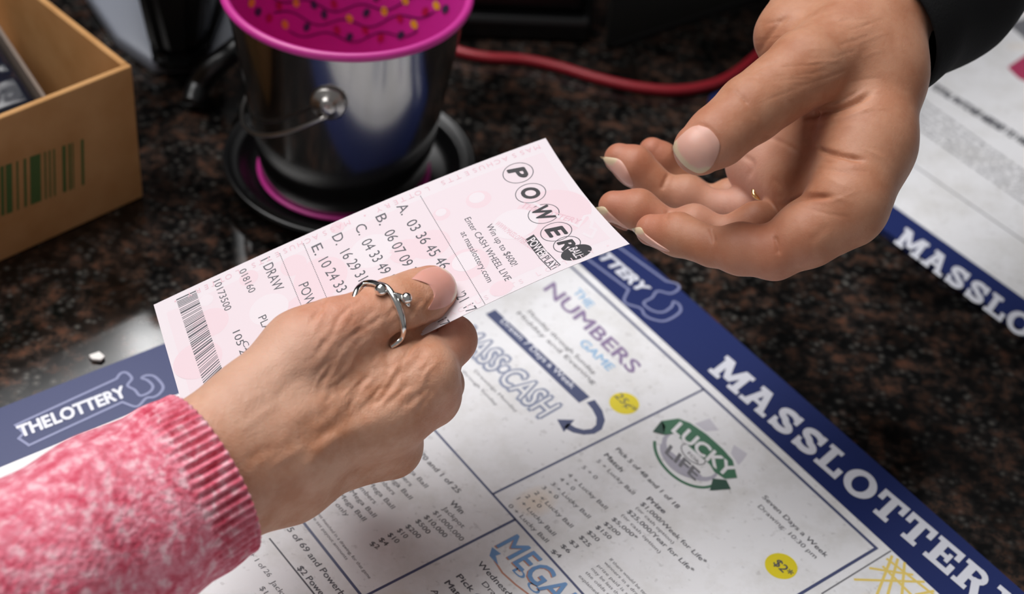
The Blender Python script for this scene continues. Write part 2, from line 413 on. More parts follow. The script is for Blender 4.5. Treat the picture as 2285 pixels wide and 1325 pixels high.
mm_.text('25¢*', (1370, 884), (1408, 921), (1386, 877), INK, 3)
for dd, mm2, bo in ((2, SLATE, 0.13), (3.5, MATWHITE, 0.0)):
    mm_.text('MASS•CASH', (1010, 752), (1204, 932), (1056, 728), mm2, dd, bo)
mm_.text('Drawings Monday', (1057, 829), (1151, 921), (1063, 825), GREYINK, 3)
mm_.text('through Sunday', (1030, 829), (1106, 906), (1036, 825), GREYINK, 3)
# lucky panel : ribbon badge
def zz(x, y): return (1080 + x / 2.978, 880 + y / 2.978)
def ell(cx_, cy_, ax, ay, rot, a0, a1, n=24):
    out = []
    for a in np.linspace(math.radians(a0), math.radians(a1), n):
        x, y = ax * math.cos(a), ay * math.sin(a); out.append((cx_ + x * math.cos(rot) - y * math.sin(rot), cy_ + x * math.sin(rot) + y * math.cos(rot)))
    return out
rb = math.radians(38)
bc = zz(1370, 410)
mm_.ppoly(ell(bc[0], bc[1], 74, 42, rb, 0, 360), SILVERP, 2)
mm_.ppoly(ell(bc[0] + 3, bc[1] - 2, 66, 35, rb, 0, 360), MATWHITE, 3)
mm_.ppoly(ell(bc[0] - 16, bc[1] + 4, 60, 34, rb, 10, 170), SILVERP, 4)
mm_.pline(ell(zz(1390, 400)[0], zz(1390, 400)[1], 32, 15, rb, 0, 360, 40), 0.0005, GREYINK, 5)
mm_.pline(ell(bc[0] - 4, bc[1] + 2, 86, 54, rb, 20, 160, 40), 0.0014, GREEN, 3)
mm_.ppoly([zz(1120, 250), zz(1180, 175), zz(1205, 215), zz(1195, 270)], DKGREEN, 5)
mm_.ppoly([zz(1500, 640), zz(1520, 560), zz(1610, 570), zz(1640, 630)], DKGREEN, 5)
quadstrip(mm_, [zz(1180, 178), zz(1290, 162), zz(1370, 192), zz(1480, 268), zz(1590, 368), zz(1652, 440), zz(1682, 556)],
          [zz(1196, 270), zz(1262, 262), zz(1332, 320), zz(1420, 398), zz(1500, 468), zz(1528, 515), zz(1600, 562)], GREEN, 5)
PALESILVER = mat('print_pale_silver', srgb(206, 204, 214), .4)
mm_.ppoly([zz(1400, 195), zz(1500, 160), zz(1560, 240), zz(1470, 245)], PALESILVER, 2); mm_.ppoly([zz(1640, 390), zz(1660, 335), zz(1750, 395), zz(1720, 440), zz(1690, 470)], PALESILVER, 2)
mm_.text('LUCKY', zz(1246, 246), zz(1628, 566), zz(1292, 178), MATWHITE, 6, 0.05, 0.15)
mm_.text('LIFE', zz(1202, 392), zz(1400, 572), zz(1238, 340), GREYINK, 6, 0.04)
mm_.text('FOR', zz(1350, 395), zz(1420, 465), zz(1365, 382), GREYINK, 6)
rowsL = [('Pick 5 of 48 and 1 of 18', (1373, 1003), (1510, 1135), .0022, .02), ('Match', (1347, 1016), (1384, 1053), .0024, .03),
    ('5 + Lucky Ball', (1330, 1029), (1411, 1104), .002, 0), ('5 + 0', (1297, 1043), (1328, 1070), .002, 0), ('4 + Lucky Ball', (1265, 1060), (1350, 1137), .002, 0),
    ('4 + 0', (1247, 1070), (1278, 1095), .002, 0), ('3 + Lucky Ball', (1228, 1080), (1312, 1157), .002, 0), ('3 + 0', (1208, 1089), (1241, 1114), .002, 0),
    ('2 + Lucky Ball', (1191, 1100), (1273, 1178), .002, 0), ('2 + 0', (1171, 1108), (1203, 1134), .002, 0), ('1 + Lucky Ball', (1152, 1114), (1234, 1196), .002, 0), ('0 + Lucky Ball', (1133, 1129), (1218, 1211), .002, 0),
    ('Prize', (1442, 1114), (1480, 1146), .0024, .03), ('$1,000/Week for Life*', (1428, 1125), (1570, 1258), .0022, .01), ('(or cash option)', (1418, 1134), (1500, 1214), .0016, 0),
    ('$25,000/Year for Life*', (1398, 1142), (1542, 1277), .0022, .01), ('(or cash option)', (1386, 1150), (1470, 1235), .0016, 0), ('$5,000*', (1364, 1159), (1417, 1204), .002, .01), ('$200', (1346, 1169), (1379, 1196), .002, .01),
    ('$150', (1328, 1177), (1359, 1204), .002, .01), ('$20', (1309, 1188), (1332, 1209), .002, .01), ('$25', (1291, 1199), (1312, 1221), .002, .01), ('$3', (1269, 1209), (1285, 1224), .002, .01), ('$6', (1250, 1219), (1268, 1235), .002, .01), ('$4', (1228, 1231), (1248, 1246), .002, .01)]
for t, a, b, h, bo in rowsL: mm_.text(t, a, b, h, INK, 3, bo)
for i, t in enumerate(['If there would be ten or more', 'winners in a draw the top', 'prize paid is split among', 'may be less than shown, and', 'the odds of winning are', 'explained in the brochure.']):
    a = np.array([(1359, 1249), (1347, 1256), (1332, 1263), (1318, 1270), (1305, 1278), (1290, 1286)][i], float); mm_.text(t, a, a + np.array([118, 118.]), .0015, GREYINK, 3)
mm_.text('Seven Days a Week', (1700, 1110), (1841, 1244), .0024, INK, 3, .012)
mm_.text('Drawing: 10:30 pm', (1690, 1131), (1818, 1247), .0022, INK, 3)
mm_.disc(uvp((1743, 1263)), 0.0068, YELLOW, 2); mm_.text('$2*', (1724, 1257), (1757, 1288), (1739, 1247), INK, 3, .02)
# megabucks panel
for off, m2, ly in ((3, ORANGE, 3), (0, MEGAB, 4)):
    mm_.text('MEGABUCKS', (1107 - off, 1218 + off * .3), (1390 - off, 1505 + off * .3), (1154 - off, 1193 + off * .3), m2, ly, 0.02)
mm_.text('D O U B L E R', (1143, 1273), (1330, 1468), (1157, 1265), MEGAB, 3, .03)
mm_.pline([(1099, 1228), (1104, 1252), (1121, 1278), (1150, 1304), (1190, 1334)], 0.0008, ORANGE, 2)
mm_.ppoly([(1092, 1240), (1098, 1221), (1118, 1236), (1106, 1240), (1112, 1262)], MEGAB, 3)
mm_.text('Wednesday & Saturday', (1064, 1258), (1235, 1440), .0026, INK, 3, .012)
mm_.text('Drawing: 9 pm', (1074, 1303), (1180, 1412), .0023, INK, 3)
mm_.text('Pick 6 of 49', (1017, 1287), (1115, 1390), .0026, INK, 3, .02); mm_.text('Match', (991, 1301), (1035, 1348), .0026, INK, 3, .03); mm_.text('All 6', (960, 1318), (1000, 1360), .0023, INK, 3)
# mega ball panel
rowsM = [('Pick 5 of 70 and 1 of 25', (880, 960), (1020, 1101), .0024, .02), ('Win', (1002, 1123), (1028, 1147), .0026, .03), ('Jackpot', (986, 1135), (1031, 1179), .0022, 0), ('$1,000,000', (965, 1144), (1028, 1208), .0022, 0),
    ('$10,000', (945, 1154), (991, 1200), .0022, .01), ('$500', (926, 1163), (953, 1192), .0022, .01), ('$200', (904, 1175), (932, 1202), .0022, .01), ('$10', (885, 1184), (903, 1202), .0022, .01), ('$10', (864, 1194), (884, 1213), .0022, .01), ('$4', (844, 1205), (860, 1219), .0022, .01), ('$2', (824, 1215), (842, 1226), .0022, .01)]
for t, a, b, h, bo in rowsM: mm_.text(t, a, b, h, INK, 3, bo)
for t, b in [('5 + Mega Ball', (948, 1089)), ('5 numbers', (914, 1086)), ('4 + Mega Ball', (913, 1115)), ('4 numbers', (876, 1105)), ('3 + Mega Ball', (874, 1136)), ('3 numbers', (834, 1125)), ('2 + Mega Ball', (833, 1155)), ('1 + Mega Ball', (810, 1163)), ('Mega Ball only', (772, 1153))]:
    n_ = len(t); mm_.text(t, (b[0] - 6.0 * n_, b[1] - 6.4 * n_), b, .0021, INK, 3)
mm_.text('*If the jackpot has no ticket matched in a drawing, for that game', (640, 1062), (823, 1292), .0014, GREYINK, 3); mm_.text('all other prizes are set payout amounts', (640, 1085), (772, 1250), .0014, GREYINK, 3)
mm_.text('Pick 5 of 69 and Powerball from 26', (612, 1147), (830, 1420), .0027, INK, 3, .015); mm_.text('$2 Powerball', (662, 1268), (740, 1360), .0026, INK, 3, .015)
mm_.text('5 of 69 + 1 of 26', (520, 1195), (598, 1288), .0022, GREYINK, 3); mm_.text('Jackpot', (602, 1299), (645, 1350), .0022, GREYINK, 3); mm_.text('$1,000,000', (578, 1313), (640, 1385), .0022, GREYINK, 3)
# yellow lattice in the corner panel
def z3(x, y): return (1560 + x / 2.345, 760 + y / 2.345)
lat_ = 2.0
for a, b in [((890, 1190), (1120, 1225)), ((810, 1250), (1180, 1262)), ((1010, 1125), (930, 1330)), ((1040, 1140), (985, 1335)), ((1075, 1160), (1060, 1340)), ((960, 1180), (1120, 1340)), ((980, 1140), (1240, 1340)), ((1130, 1330), (1230, 1310))]:
    lat_ += .12; mm_.pline([z3(*a), z3(*b)], 0.0012, PALEYELLOW, lat_)
tag(mm_.build('counter_mat'), 'blue-bordered white counter mat under the pink sleeve, its whole corner panel in view', 'counter mat')

#==SECOND MAT==
o2 = gp(1566, 232); sd2 = gp(2285, 775) - gp(1950, 530)
m2_ = FlatSheet(o2, sd2, 0.0040, 0.0038)
m2_.slab(0, 0.60, 0, 0.42, BLUE, 0.008)
# the sheet lies beyond its lower-left edge: v grows away from the camera
vi = m2_.uv(2020, 478)[1]
m2_.poly([(0.016, vi), (0.590, vi), (0.590, 0.41), (0.016, 0.41)], MATWHITE, 1)
m2_.slabtext('MASSLOTTERY', (1994, 541), (2555, 960), (2022, 507), MATLETTER, 2)
def z4(x, y): return (1880 + x / 1.657, y / 1.657)
m2_.pline([z4(200, 568), z4(671, 893), z4(900, 1050)], 0.0008, GREYINK, 2)
m2_.text('TOTAL MATCHES NEEDED TO WIN A PRIZE', z4(322, 322), z4(770, 600), .0060, INK, 2, .11)
for i in range(6):
    a = np.array(z4(285 - i * 4, 368 + i * 20)); m2_.text(['Overall odds of winning a prize in this game are', 'shown on the back of every play slip. Tickets', 'must be claimed within one year of the drawing.', 'Players must be at least eighteen years old to', 'take part. Please play responsibly and check all', 'numbers before you leave the counter today.'][i], a, a + np.array([300, 212.]), .0024, INK, 2, .02)
m2_.ppoly([z4(610, 250), z4(680, 200), z4(760, 260), z4(760, 340), z4(650, 290)], ROSE, 2)
m2_.ppoly([z4(610, 90), z4(700, 60), z4(740, 130), z4(680, 150)], GREYINK, 2)
tag(m2_.build('counter_mat'), 'second blue-bordered counter mat on the right, behind the open hand and black sleeve', 'counter mat')

#==TICKET==
PAPER = mat('ticket_paper', srgb(221, 212, 217), 0.55, spec=0.3)
PINKP = mat('ticket_pink', srgb(222, 200, 207), 0.55, spec=0.3)
PINKD = mat('ticket_pink_print', srgb(218, 182, 192), 0.55, spec=0.3)
TINK = mat('ticket_ink', srgb(74, 72, 80), 0.5)
TBLACK = mat('ticket_black', srgb(38, 36, 42), 0.5)
_b = np.array([0, .166, .295, .487, .638, .767, .905, 1.0])
_tx = np.array([343, 487, 600, 768, 900, 1013, 1133, 1218.]); _ty = np.array([682, 606, 564, 487, 431, 384, 333, 311.])
PT = (np.polyfit(_b, _tx, 3), np.polyfit(_b, _ty, 3))
_bb = np.array([0, .28, .554, .582, .671, .842, 1.0]); _bx = np.array([426, 700, 968, 995, 1082, 1249, 1405.]); _by = np.array([971, 862, 737, 724, 680, 602, 545.])
PB = (np.polyfit(_bb, _bx, 3), np.polyfit(_bb, _by, 3))
def tick_px(a, b):
    x0, y0, x1, y1 = np.polyval(PT[0], b), np.polyval(PT[1], b), np.polyval(PB[0], b), np.polyval(PB[1], b)
    k = 4 * a * (1 - a) * np.clip((b - .7) / .3, 0, 1)
    return x0 + (x1 - x0) * a - 7 * k, y0 + (y1 - y0) * a + 8 * k
def tick_dep(a, b):
    return 0.004 + (0.630 + 0.035 * b) * (1 - a) + (0.573 + 0.032 * b) * a - 0.004 * np.sin(math.pi * b) * (1 - a) + 0.013 * a * np.clip(.55 - b, 0, .6) / .55
class Ticket(Sheet):
    Wd, Ln = 0.080, 0.172
    def __init__(s): super().__init__(); s.base = 0.0; s.step = 0.00005; s.rings = 6
    def surf(s, a, b):
        x, y = tick_px(a, b); d = tick_dep(a, b)
        c = np.stack([(x - CX) / F_PX, -(y - CY) / F_PX, -np.ones_like(x)], -1) * d[..., None]
        return CAM + c @ RC.T
    def place(s, uv, h):
        uv = np.asarray(uv, float); a, b = uv[:, 0] / s.Wd, uv[:, 1] / s.Ln
        P = s.surf(a, b); du = s.surf(a + .01, b) - s.surf(a - .01, b); dv = s.surf(a, b + .01) - s.surf(a, b - .01)
        n = np.cross(du, dv); n /= np.linalg.norm(n, axis=1)[:, None]; return P + n * h
    def uv(s, px, py):
        a, b = 0.5, 0.5
        for _ in range(30):
            x, y = tick_px(a, b); xa, ya = tick_px(a + .01, b); xb, yb = tick_px(a, b + .01)
            J = np.array([[(xa - x), (xb - x)], [(ya - y), (yb - y)]]) / .01
            da, db = np.linalg.solve(J, [px - x, py - y]); a += np.clip(da, -.3, .3); b += np.clip(db, -.3, .3)
        return np.array([a * s.Wd, b * s.Ln])
    def sheet(s, m, nu=40, nv=88, th=0.00016):
        g = np.array([(s.Wd * i / nu, s.Ln * j / nv) for j in range(nv + 1) for i in range(nu + 1)])
        top, bot = s.place(g, 0.0), s.place(g, -th); k = s.mi(m); n0 = s.n; n1 = n0 + len(g)
        s.V += [top, bot]; s.n += 2 * len(g); q = nu + 1
        for j in range(nv):
            for i in range(nu):
                a = j * q + i; f = [a, a + 1, a + q + 1, a + q]
                s.F.append([n0 + x for x in f]); s.FM.append(k); s.F.append([n1 + x for x in f[::-1]]); s.FM.append(k)
        ring = list(range(nu)) + [nu + q * j for j in range(nv)] + [nv * q + nu - i for i in range(nu)] + [(nv - j) * q for j in range(nv)]
        for x, y in zip(ring, ring[1:] + ring[:1]): s.F.append([n1 + x, n1 + y, n0 + y, n0 + x]); s.FM.append(k)
T = Ticket(); T.sheet(PAPER)
# pale pink field inside the white margins, with lighter and darker balls
def grid_patch(sh, u0, u1, v0, v1, m, layer, nu=40, nv=88):
    g = [(u0 + (u1 - u0) * i / nu, v0 + (v1 - v0) * j / nv) for j in range(nv + 1) for i in range(nu + 1)]; q = nu + 1
    sh.add(g, [(j * q + i, j * q + i + 1, (j + 1) * q + i + 1, (j + 1) * q + i) for j in range(nv) for i in range(nu)], m, layer)
PF = mat('ticket_field', srgb(221, 207, 213), 0.55, spec=0.3); PF2 = mat('ticket_light', srgb(222, 213, 218), 0.55, spec=0.3)
grid_patch(T, .0075, .0725, .004, .168, PF, .4)
disc_i = 0
for (x, y, r, m) in [(1068, 445, 5.2, PINKP), (985, 478, 3.6, PINKP), (960, 545, 8, PINKP), (1040, 590, 9, PINKP), (1250, 470, 15, PINKP), (1120, 645, 4.4, PINKP), (905, 560, 6.5, PINKP), (740, 480, 3, PINKP), (830, 560, 9, PF2), (715, 620, 11, PINKP), (655, 592, 5.5, PINKP), (690, 700, 12, PINKP),
                     (555, 620, 4, PINKP), (470, 720, 7.5, PINKP), (460, 670, 3, PF2), (400, 820, 10, PINKP), (600, 690, 8, PF2), (1150, 500, 9, PF2)]:
    c = T.uv(x, y); c = (min(max(c[0], .001 * r + .0005), .0795 - .001 * r), min(max(c[1], .001 * r + .0005), .1715 - .001 * r)); disc_i += 1; T.disc(c, r * .001, m, .52 + .02 * disc_i)
for (x, y, r) in [(1064, 441, 3.2), (984, 474, 2.2), (1040, 583, 5.5)]:
    disc_i += 1; c = T.uv(x, y); T.disc(c, r * .001, PF2, .52 + .02 * disc_i)
T.line([T.uv(*p) for p in [(1160, 455), (1190, 452), (1230, 475), (1262, 492), (1290, 505), (1305, 482), (1315, 480), (1322, 495), (1318, 508), (1330, 512), (1320, 530), (1300, 520)]], .0012, PAPER, .9)
T.text('THE LOTTERY', (1160, 462), (1290, 500), .003, PINKD, .95, .02)
T.text('WWW.MASSLOTTERY.COM', (1103, 500), (1190, 560), .0024, PINKD, .95, .02)
# border lettering, reading from the printed end back along both long edges
for u, sgn in ((.0055, 1), (.0748, -1)):
    t0 = 'MASSACHUSETTS LOTTERY • MASSACHUSETTS LOTTERY • '
    if sgn > 0:
        for i, ch in enumerate(t0):
            if ch != ' ':
                v, f = text2d(ch, .02); y0 = .168 - i * .00345; wd = v[:, 0].max() * .0026
                T.glyphs(v, f, v[:, 0].max(), (u - .0032, y0), (u - .0032, y0 - wd), .0026, PINKD, 1)
    else:
        for i, ch in enumerate(t0):
            if ch != ' ':
                v, f = text2d(ch, .02); y0 = .006 + i * .00345; wd = v[:, 0].max() * .0026
                T.glyphs(v, f, v[:, 0].max(), (u + .0028, y0), (u + .0028, y0 + wd), .0026, PINKP, 1)
# the balls and letters of the title
PC = [('P', (1156, 386), 6.1), ('O', (1184, 431), 6.0), ('W', (1213, 477), 6.0), ('E', (1241, 517), 5.9), ('R', (1265, 545), 5.0)]
cs = [T.uv(*p) for _, p, _ in PC] + [T.uv(1286, 563)]
for i, (ch, p, r) in enumerate(PC):
    c = cs[i]; r = r * .001; T.circle(c, r, .00034, TINK, 1)
    v, f = text2d(ch, .055, .18, 4); wd = v[:, 0].max(); h = .0064 * r / .006; ww = (.0068 if ch != 'W' else .0088) * r / .006
    T.glyphs(v, f, wd, (c[0] - ww / 2, c[1] - h / 2), (c[0] + ww / 2, c[1] - h / 2), h, TBLACK, 2, .06)
c = cs[5]; T.disc(c, .0046, TBLACK, 1, ry=.0058); T.text('BALL', (c[0] - .0036, c[1] - .0016), (c[0] + .0036, c[1] - .0016), .0032, PAPER, 2, .02, .15, uv=True)
T.ppoly([(1171, 535), (1191, 523), (1222, 563), (1202, 574)], TBLACK, 1); T.text('POWER', (1176, 539), (1207, 577), (1192, 529), PAPER, 2, .035)
T.pline([(1202, 574), (1230, 602), (1250, 591), (1222, 563)], .00035, TINK, 1); T.text('PLAY', (1208, 578), (1231, 600), (1223, 569), TINK, 2, .0)
def dashed(a, b, n=80, wd=.00028):
    a, b = T.uv(*a), T.uv(*b)
    for i in range(n): T.line([a + (b - a) * i / n, a + (b - a) * (i + .62) / n], wd, TINK, 1)
dashed((938, 437), (1083, 680)); dashed((677, 543), (800, 830)); dashed((624, 565), (740, 845))
def trow(t, a, b, h, m=TINK, bold=-.012):
    T.text(t, a, b, h, m, 1, bold)
trow('Win up to $600!', (1084, 504), (1142, 595), .0026); trow('Enter CASH WHEEL LIVE', (1036, 489), (1128, 628), .0026); trow('at masslottery.com', (1027, 520), (1088, 631), .0025)
def num(letter, la, lb, t, a, b):
    trow(letter, la, lb, .0043); trow(t, a, b, .0043)
num('A.', (884, 461), (896, 481), '03 36 45 46', (905, 498), (984, 603)); num('B.', (837, 484), (847, 504), '06 07 09 31', (856, 520), (915, 622))
num('C.', (791, 506), (801, 526), '04 33 49 51', (805, 541), (867, 638)); num('D.', (740, 528), (750, 548), '16 29 31 44', (758, 565), (820, 658)); num('E.', (694, 551), (703, 571), '10 24 33 38', (710, 583), (772, 684))
trow('POWERPLAY YES', (666, 637), (725, 790), .0040); trow('1 DRAW', (581, 582), (613, 652), .0042); trow('018160', (533, 605), (556, 655), .0030)
trow('10173500', (476, 629), (502, 695), .0030); trow('PLAY SLIP', (576, 709), (612, 795), .0032); trow('105 2210', (519, 742), (550, 830), .0030); trow('C1', (540, 764), (548, 782), .0022)
trow("'21 17", (1014, 660), (1043, 700), .0040); trow('J 17', (968, 706), (985, 730), .0036)
# bar code, bars one under the other across the ticket
ca, cb, cc, cd = T.uv(393, 668), T.uv(437, 648), T.uv(492, 812), T.uv(452, 850)
cc = cb + (cc - cb) * 1.25; cd = ca + (cd - ca) * 1.25
rg = random.Random(5); x = 0.0
while x < 1.0:
    wd = rg.choice([.006, .006, .011, .017]); gapw = rg.choice([.007, .008, .012, .016])
    if .0 < x < .07: wd, gapw = .007, .0065
    p = lambda t, q: (ca + (cd - ca) * t) * (1 - q) + (cb + (cc - cb) * t) * q
    T.add([p(x, 0), p(x + wd, 0), p(x + wd, 1), p(x, 1)], [(0, 1, 2, 3)], TINK, 1); x += wd + gapw
tick_ob = tag(T.build('lottery_ticket'), 'curved pale pink lottery ticket with barcode pinched under the ringed thumb', 'ticket')

#==HAND FIELD==
def smin(a, b, k):
    h = np.maximum(k - np.abs(a - b), 0) / k; return np.minimum(a, b) - h * h * k * .25
class Field:
    """smooth union of tapering limbs; groups: palm (blended widely) and one chain per finger"""
    def __init__(s, kpalm=.010, kchain=.004, kff=.0012, kjoin=.005):
        s.palm = []; s.fingers = []; s.kp, s.kc, s.kf, s.kj = kpalm, kchain, kff, kjoin
    @staticmethod
    def cone(P, q):
        a, b, ra, rb = q; ab = b - a; t = np.clip(((P - a) @ ab) / (ab @ ab), 0, 1)
        d = P - a - t[:, None] * ab; return np.sqrt((d * d).sum(1)) - (ra + (rb - ra) * t)
    def chain(s, pts):  # (px,py,depth,r mm)
        J = [(pt(x, y, d), r * .001) for x, y, d, r in pts]
        return [(J[i][0], J[i + 1][0], J[i][1], J[i + 1][1]) for i in range(len(J) - 1)]
    def addp(s, *pts): s.palm += s.chain(pts)
    def addf(s, *pts): s.fingers.append(s.chain(pts))
    def prims(s): return s.palm + [q for f in s.fingers for q in f]
    def __call__(s, P):
        d = None
        for q in s.palm: c = s.cone(P, q); d = c if d is None else smin(d, c, s.kp)
        df = None
        for f in s.fingers:
            fd = None
            for q in f: c = s.cone(P, q); fd = c if fd is None else smin(fd, c, s.kc)
            df = fd if df is None else smin(df, fd, s.kf)
        return d if df is None else smin(d, df, s.kj)
    def grad(s, P, h=.0004):
        g = np.stack([s(P + np.eye(3)[i] * h) - s(P - np.eye(3)[i] * h) for i in range(3)], 1)
        return g / (np.linalg.norm(g, axis=1)[:, None] + 1e-9)
    def trace(s, px, py, far=.9, near=.35):
        """where a line of sight meets the skin (or passes nearest to it)"""
        d = np.array([ray(x, y) for x, y in zip(px, py)]); ln = np.linalg.norm(d, axis=1); t = np.full(len(d), near); bt, bd = t.copy(), np.full(len(d), 9.)
        for _ in range(90):
            q = s(CAM + d * t[:, None]); k = q < bd; bd[k] = q[k]; bt[k] = t[k]
            t = np.where(np.abs(q) < 1e-5, t, np.minimum(t + np.maximum(q, -.002) / ln * .85, far))
        P = CAM + d * bt[:, None]
        for _ in range(4): P = P - s.grad(P) * s(P)[:, None] * np.where(bd > .0008, 0, 1)[:, None]
        return P
def net(field, res, pad=.004):
    A = np.array([np.minimum(q[0] - q[2], q[1] - q[3]) for q in field.prims()]).min(0); B = np.array([np.maximum(q[0] + q[2], q[1] + q[3]) for q in field.prims()]).max(0)
    lo = A - pad; K = 6; n = np.ceil((B + pad - lo) / (res * K)).astype(int); nf = n * K
    G = np.full(tuple(nf), 1.0, np.float32)
    ci = np.stack(np.meshgrid(*[np.arange(k) for k in n], indexing='ij'), -1).reshape(-1, 3)
    dc = field(lo + (ci * K + (K - 1) / 2) * res)
    sg = np.where(dc < 0, -1.0, 1.0).astype(np.float32).reshape(n); G[:] = np.kron(sg, np.ones((K, K, K), np.float32))
    act = ci[np.abs(dc) < res * K * 1.05]
    off = np.stack(np.meshgrid(*[np.arange(K)] * 3, indexing='ij'), -1).reshape(-1, 3)
    for c0 in range(0, len(act), 1500):
        idx = (act[c0:c0 + 1500, None] * K + off[None]).reshape(-1, 3); G[idx[:, 0], idx[:, 1], idx[:, 2]] = field(lo + idx * res)
    S = G < 0; cn = np.array(S.shape) - 1
    cnt = np.zeros(tuple(cn), np.int8)
    for dx in (0, 1):
        for dy in (0, 1):
            for dz in (0, 1): cnt += S[dx:dx + cn[0], dy:dy + cn[1], dz:dz + cn[2]]
    cells = np.argwhere((cnt > 0) & (cnt < 8)); ids = np.full(tuple(cn), -1, np.int64); ids[cells[:, 0], cells[:, 1], cells[:, 2]] = np.arange(len(cells))
    V = np.zeros((len(cells), 3)); wgt = np.zeros(len(cells))
    cor = [(x, y, z) for x in (0, 1) for y in (0, 1) for z in (0, 1)]
    for a in cor:
        for ax in range(3):
            if a[ax]: continue
            b = list(a); b[ax] = 1; ga = G[tuple((cells + a).T)]; gb = G[tuple((cells + b).T)]; x = (ga < 0) != (gb < 0)
            t = np.where(x, ga / np.where(x, ga - gb, 1), 0); p = cells + np.array(a) + t[:, None] * (np.eye(3)[ax]); V += np.where(x[:, None], p, 0); wgt += x
    V = lo + V / wgt[:, None] * res
    Fq = []
    for ax in range(3):
        u, v = (ax + 1) % 3, (ax + 2) % 3; sl = [slice(None)] * 3; sl2 = [slice(None)] * 3; sl[ax] = slice(0, -1); sl2[ax] = slice(1, None)
        ch = S[tuple(sl)] != S[tuple(sl2)]; e_ = np.argwhere(ch); e_ = e_[(e_[:, u] > 0) & (e_[:, v] > 0) & (e_[:, u] < cn[u]) & (e_[:, v] < cn[v])]
        du, dv = np.eye(3, dtype=int)[u], np.eye(3, dtype=int)[v]; q = [ids[tuple((e_ - o).T)] for o in (du * 0, du, du + dv, dv)]
        inside = S[tuple(e_.T)]; q = np.stack(q, 1); q = np.where(inside[:, None], q, q[:, ::-1]); Fq.append(q)
    Fq = np.vstack(Fq); Fq = Fq[(Fq >= 0).all(1)]
    for _ in range(2): V = V - field.grad(V) * field(V)[:, None] * .9
    return V, Fq
def seg_dist(P2, poly):
    """distance in picture units from points to a polyline, and position along it 0..1"""
    poly = np.asarray(poly, float); best = np.full(len(P2), 1e9); tt = np.zeros(len(P2)); n = len(poly) - 1
    for i in range(n):
        a, b = poly[i], poly[i + 1]; ab = b - a; t = np.clip(((P2 - a) @ ab) / (ab @ ab), 0, 1); d = np.linalg.norm(P2 - a - t[:, None] * ab, axis=1)
        k = d < best; best[k] = d[k]; tt[k] = (i + t[k]) / n
    return best, tt
def carve(V, Nn, marks):
    """folds, tendons and dimples: (polyline, half width, height mm, depth range)"""
    Q = proj(V); view = V - CAM; view /= np.linalg.norm(view, axis=1)[:, None]; fac = np.clip(-(view * Nn).sum(1) * 2.5, 0, 1); H = np.zeros(len(V))
    for poly, wd, h, d0, d1 in marks:
        poly = spline(poly, 24) if len(poly) > 2 else np.asarray(poly, float)
        lo, hi = poly.min(0) - 3 * wd, poly.max(0) + 3 * wd
        k = np.where((Q[:, 0] > lo[0]) & (Q[:, 0] < hi[0]) & (Q[:, 1] > lo[1]) & (Q[:, 1] < hi[1]) & (Q[:, 2] > d0) & (Q[:, 2] < d1))[0]
        if not len(k): continue
        d, t = seg_dist(Q[k, :2], poly); H[k] += h * .001 * np.exp(-(d / wd) ** 2) * np.clip(np.minimum(t, 1 - t) * 5 + .12, 0, 1) * fac[k]
    return V + Nn * H[:, None]
def build_skin(name, field, res, m, parent, marks=(), flush=(), pale=()):
    V, Fq = net(field, res); Nn = field.grad(V); Q = proj(V); V2 = carve(V, Nn, marks)
    me = bpy.data.meshes.new(name); me.vertices.add(len(V2)); me.vertices.foreach_set('co', V2.ravel())
    me.loops.add(Fq.size); me.loops.foreach_set('vertex_index', Fq.ravel().astype(np.int32))
    me.polygons.add(len(Fq)); me.polygons.foreach_set('loop_start', np.arange(0, Fq.size, 4, dtype=np.int32)); me.polygons.foreach_set('use_smooth', np.ones(len(Fq), bool))
    me.update(calc_edges=True); me.validate()
    fl = np.zeros(len(V)); 
    for x, y, d, r, a in flush:
        c = pt(x, y, d); fl = np.maximum(fl, a * np.exp(-(np.linalg.norm(V - c, axis=1) / (r * .001)) ** 2))
    at = me.attributes.new('flush', 'FLOAT', 'POINT'); at.data.foreach_set('value', fl.astype(np.float32))
    pl = np.zeros(len(V))
    for x, y, d, r, a in pale: pl = np.maximum(pl, a * np.exp(-(np.linalg.norm(V - pt(x, y, d), axis=1) / (r * .001)) ** 4))
    at = me.attributes.new('pale', 'FLOAT', 'POINT'); at.data.foreach_set('value', pl.astype(np.float32))
    me.materials.append(m); o = bpy.data.objects.new(name, me); COL.objects.link(o); o.parent = parent
    if parent: o.matrix_parent_inverse = parent.matrix_basis.inverted()
    return o
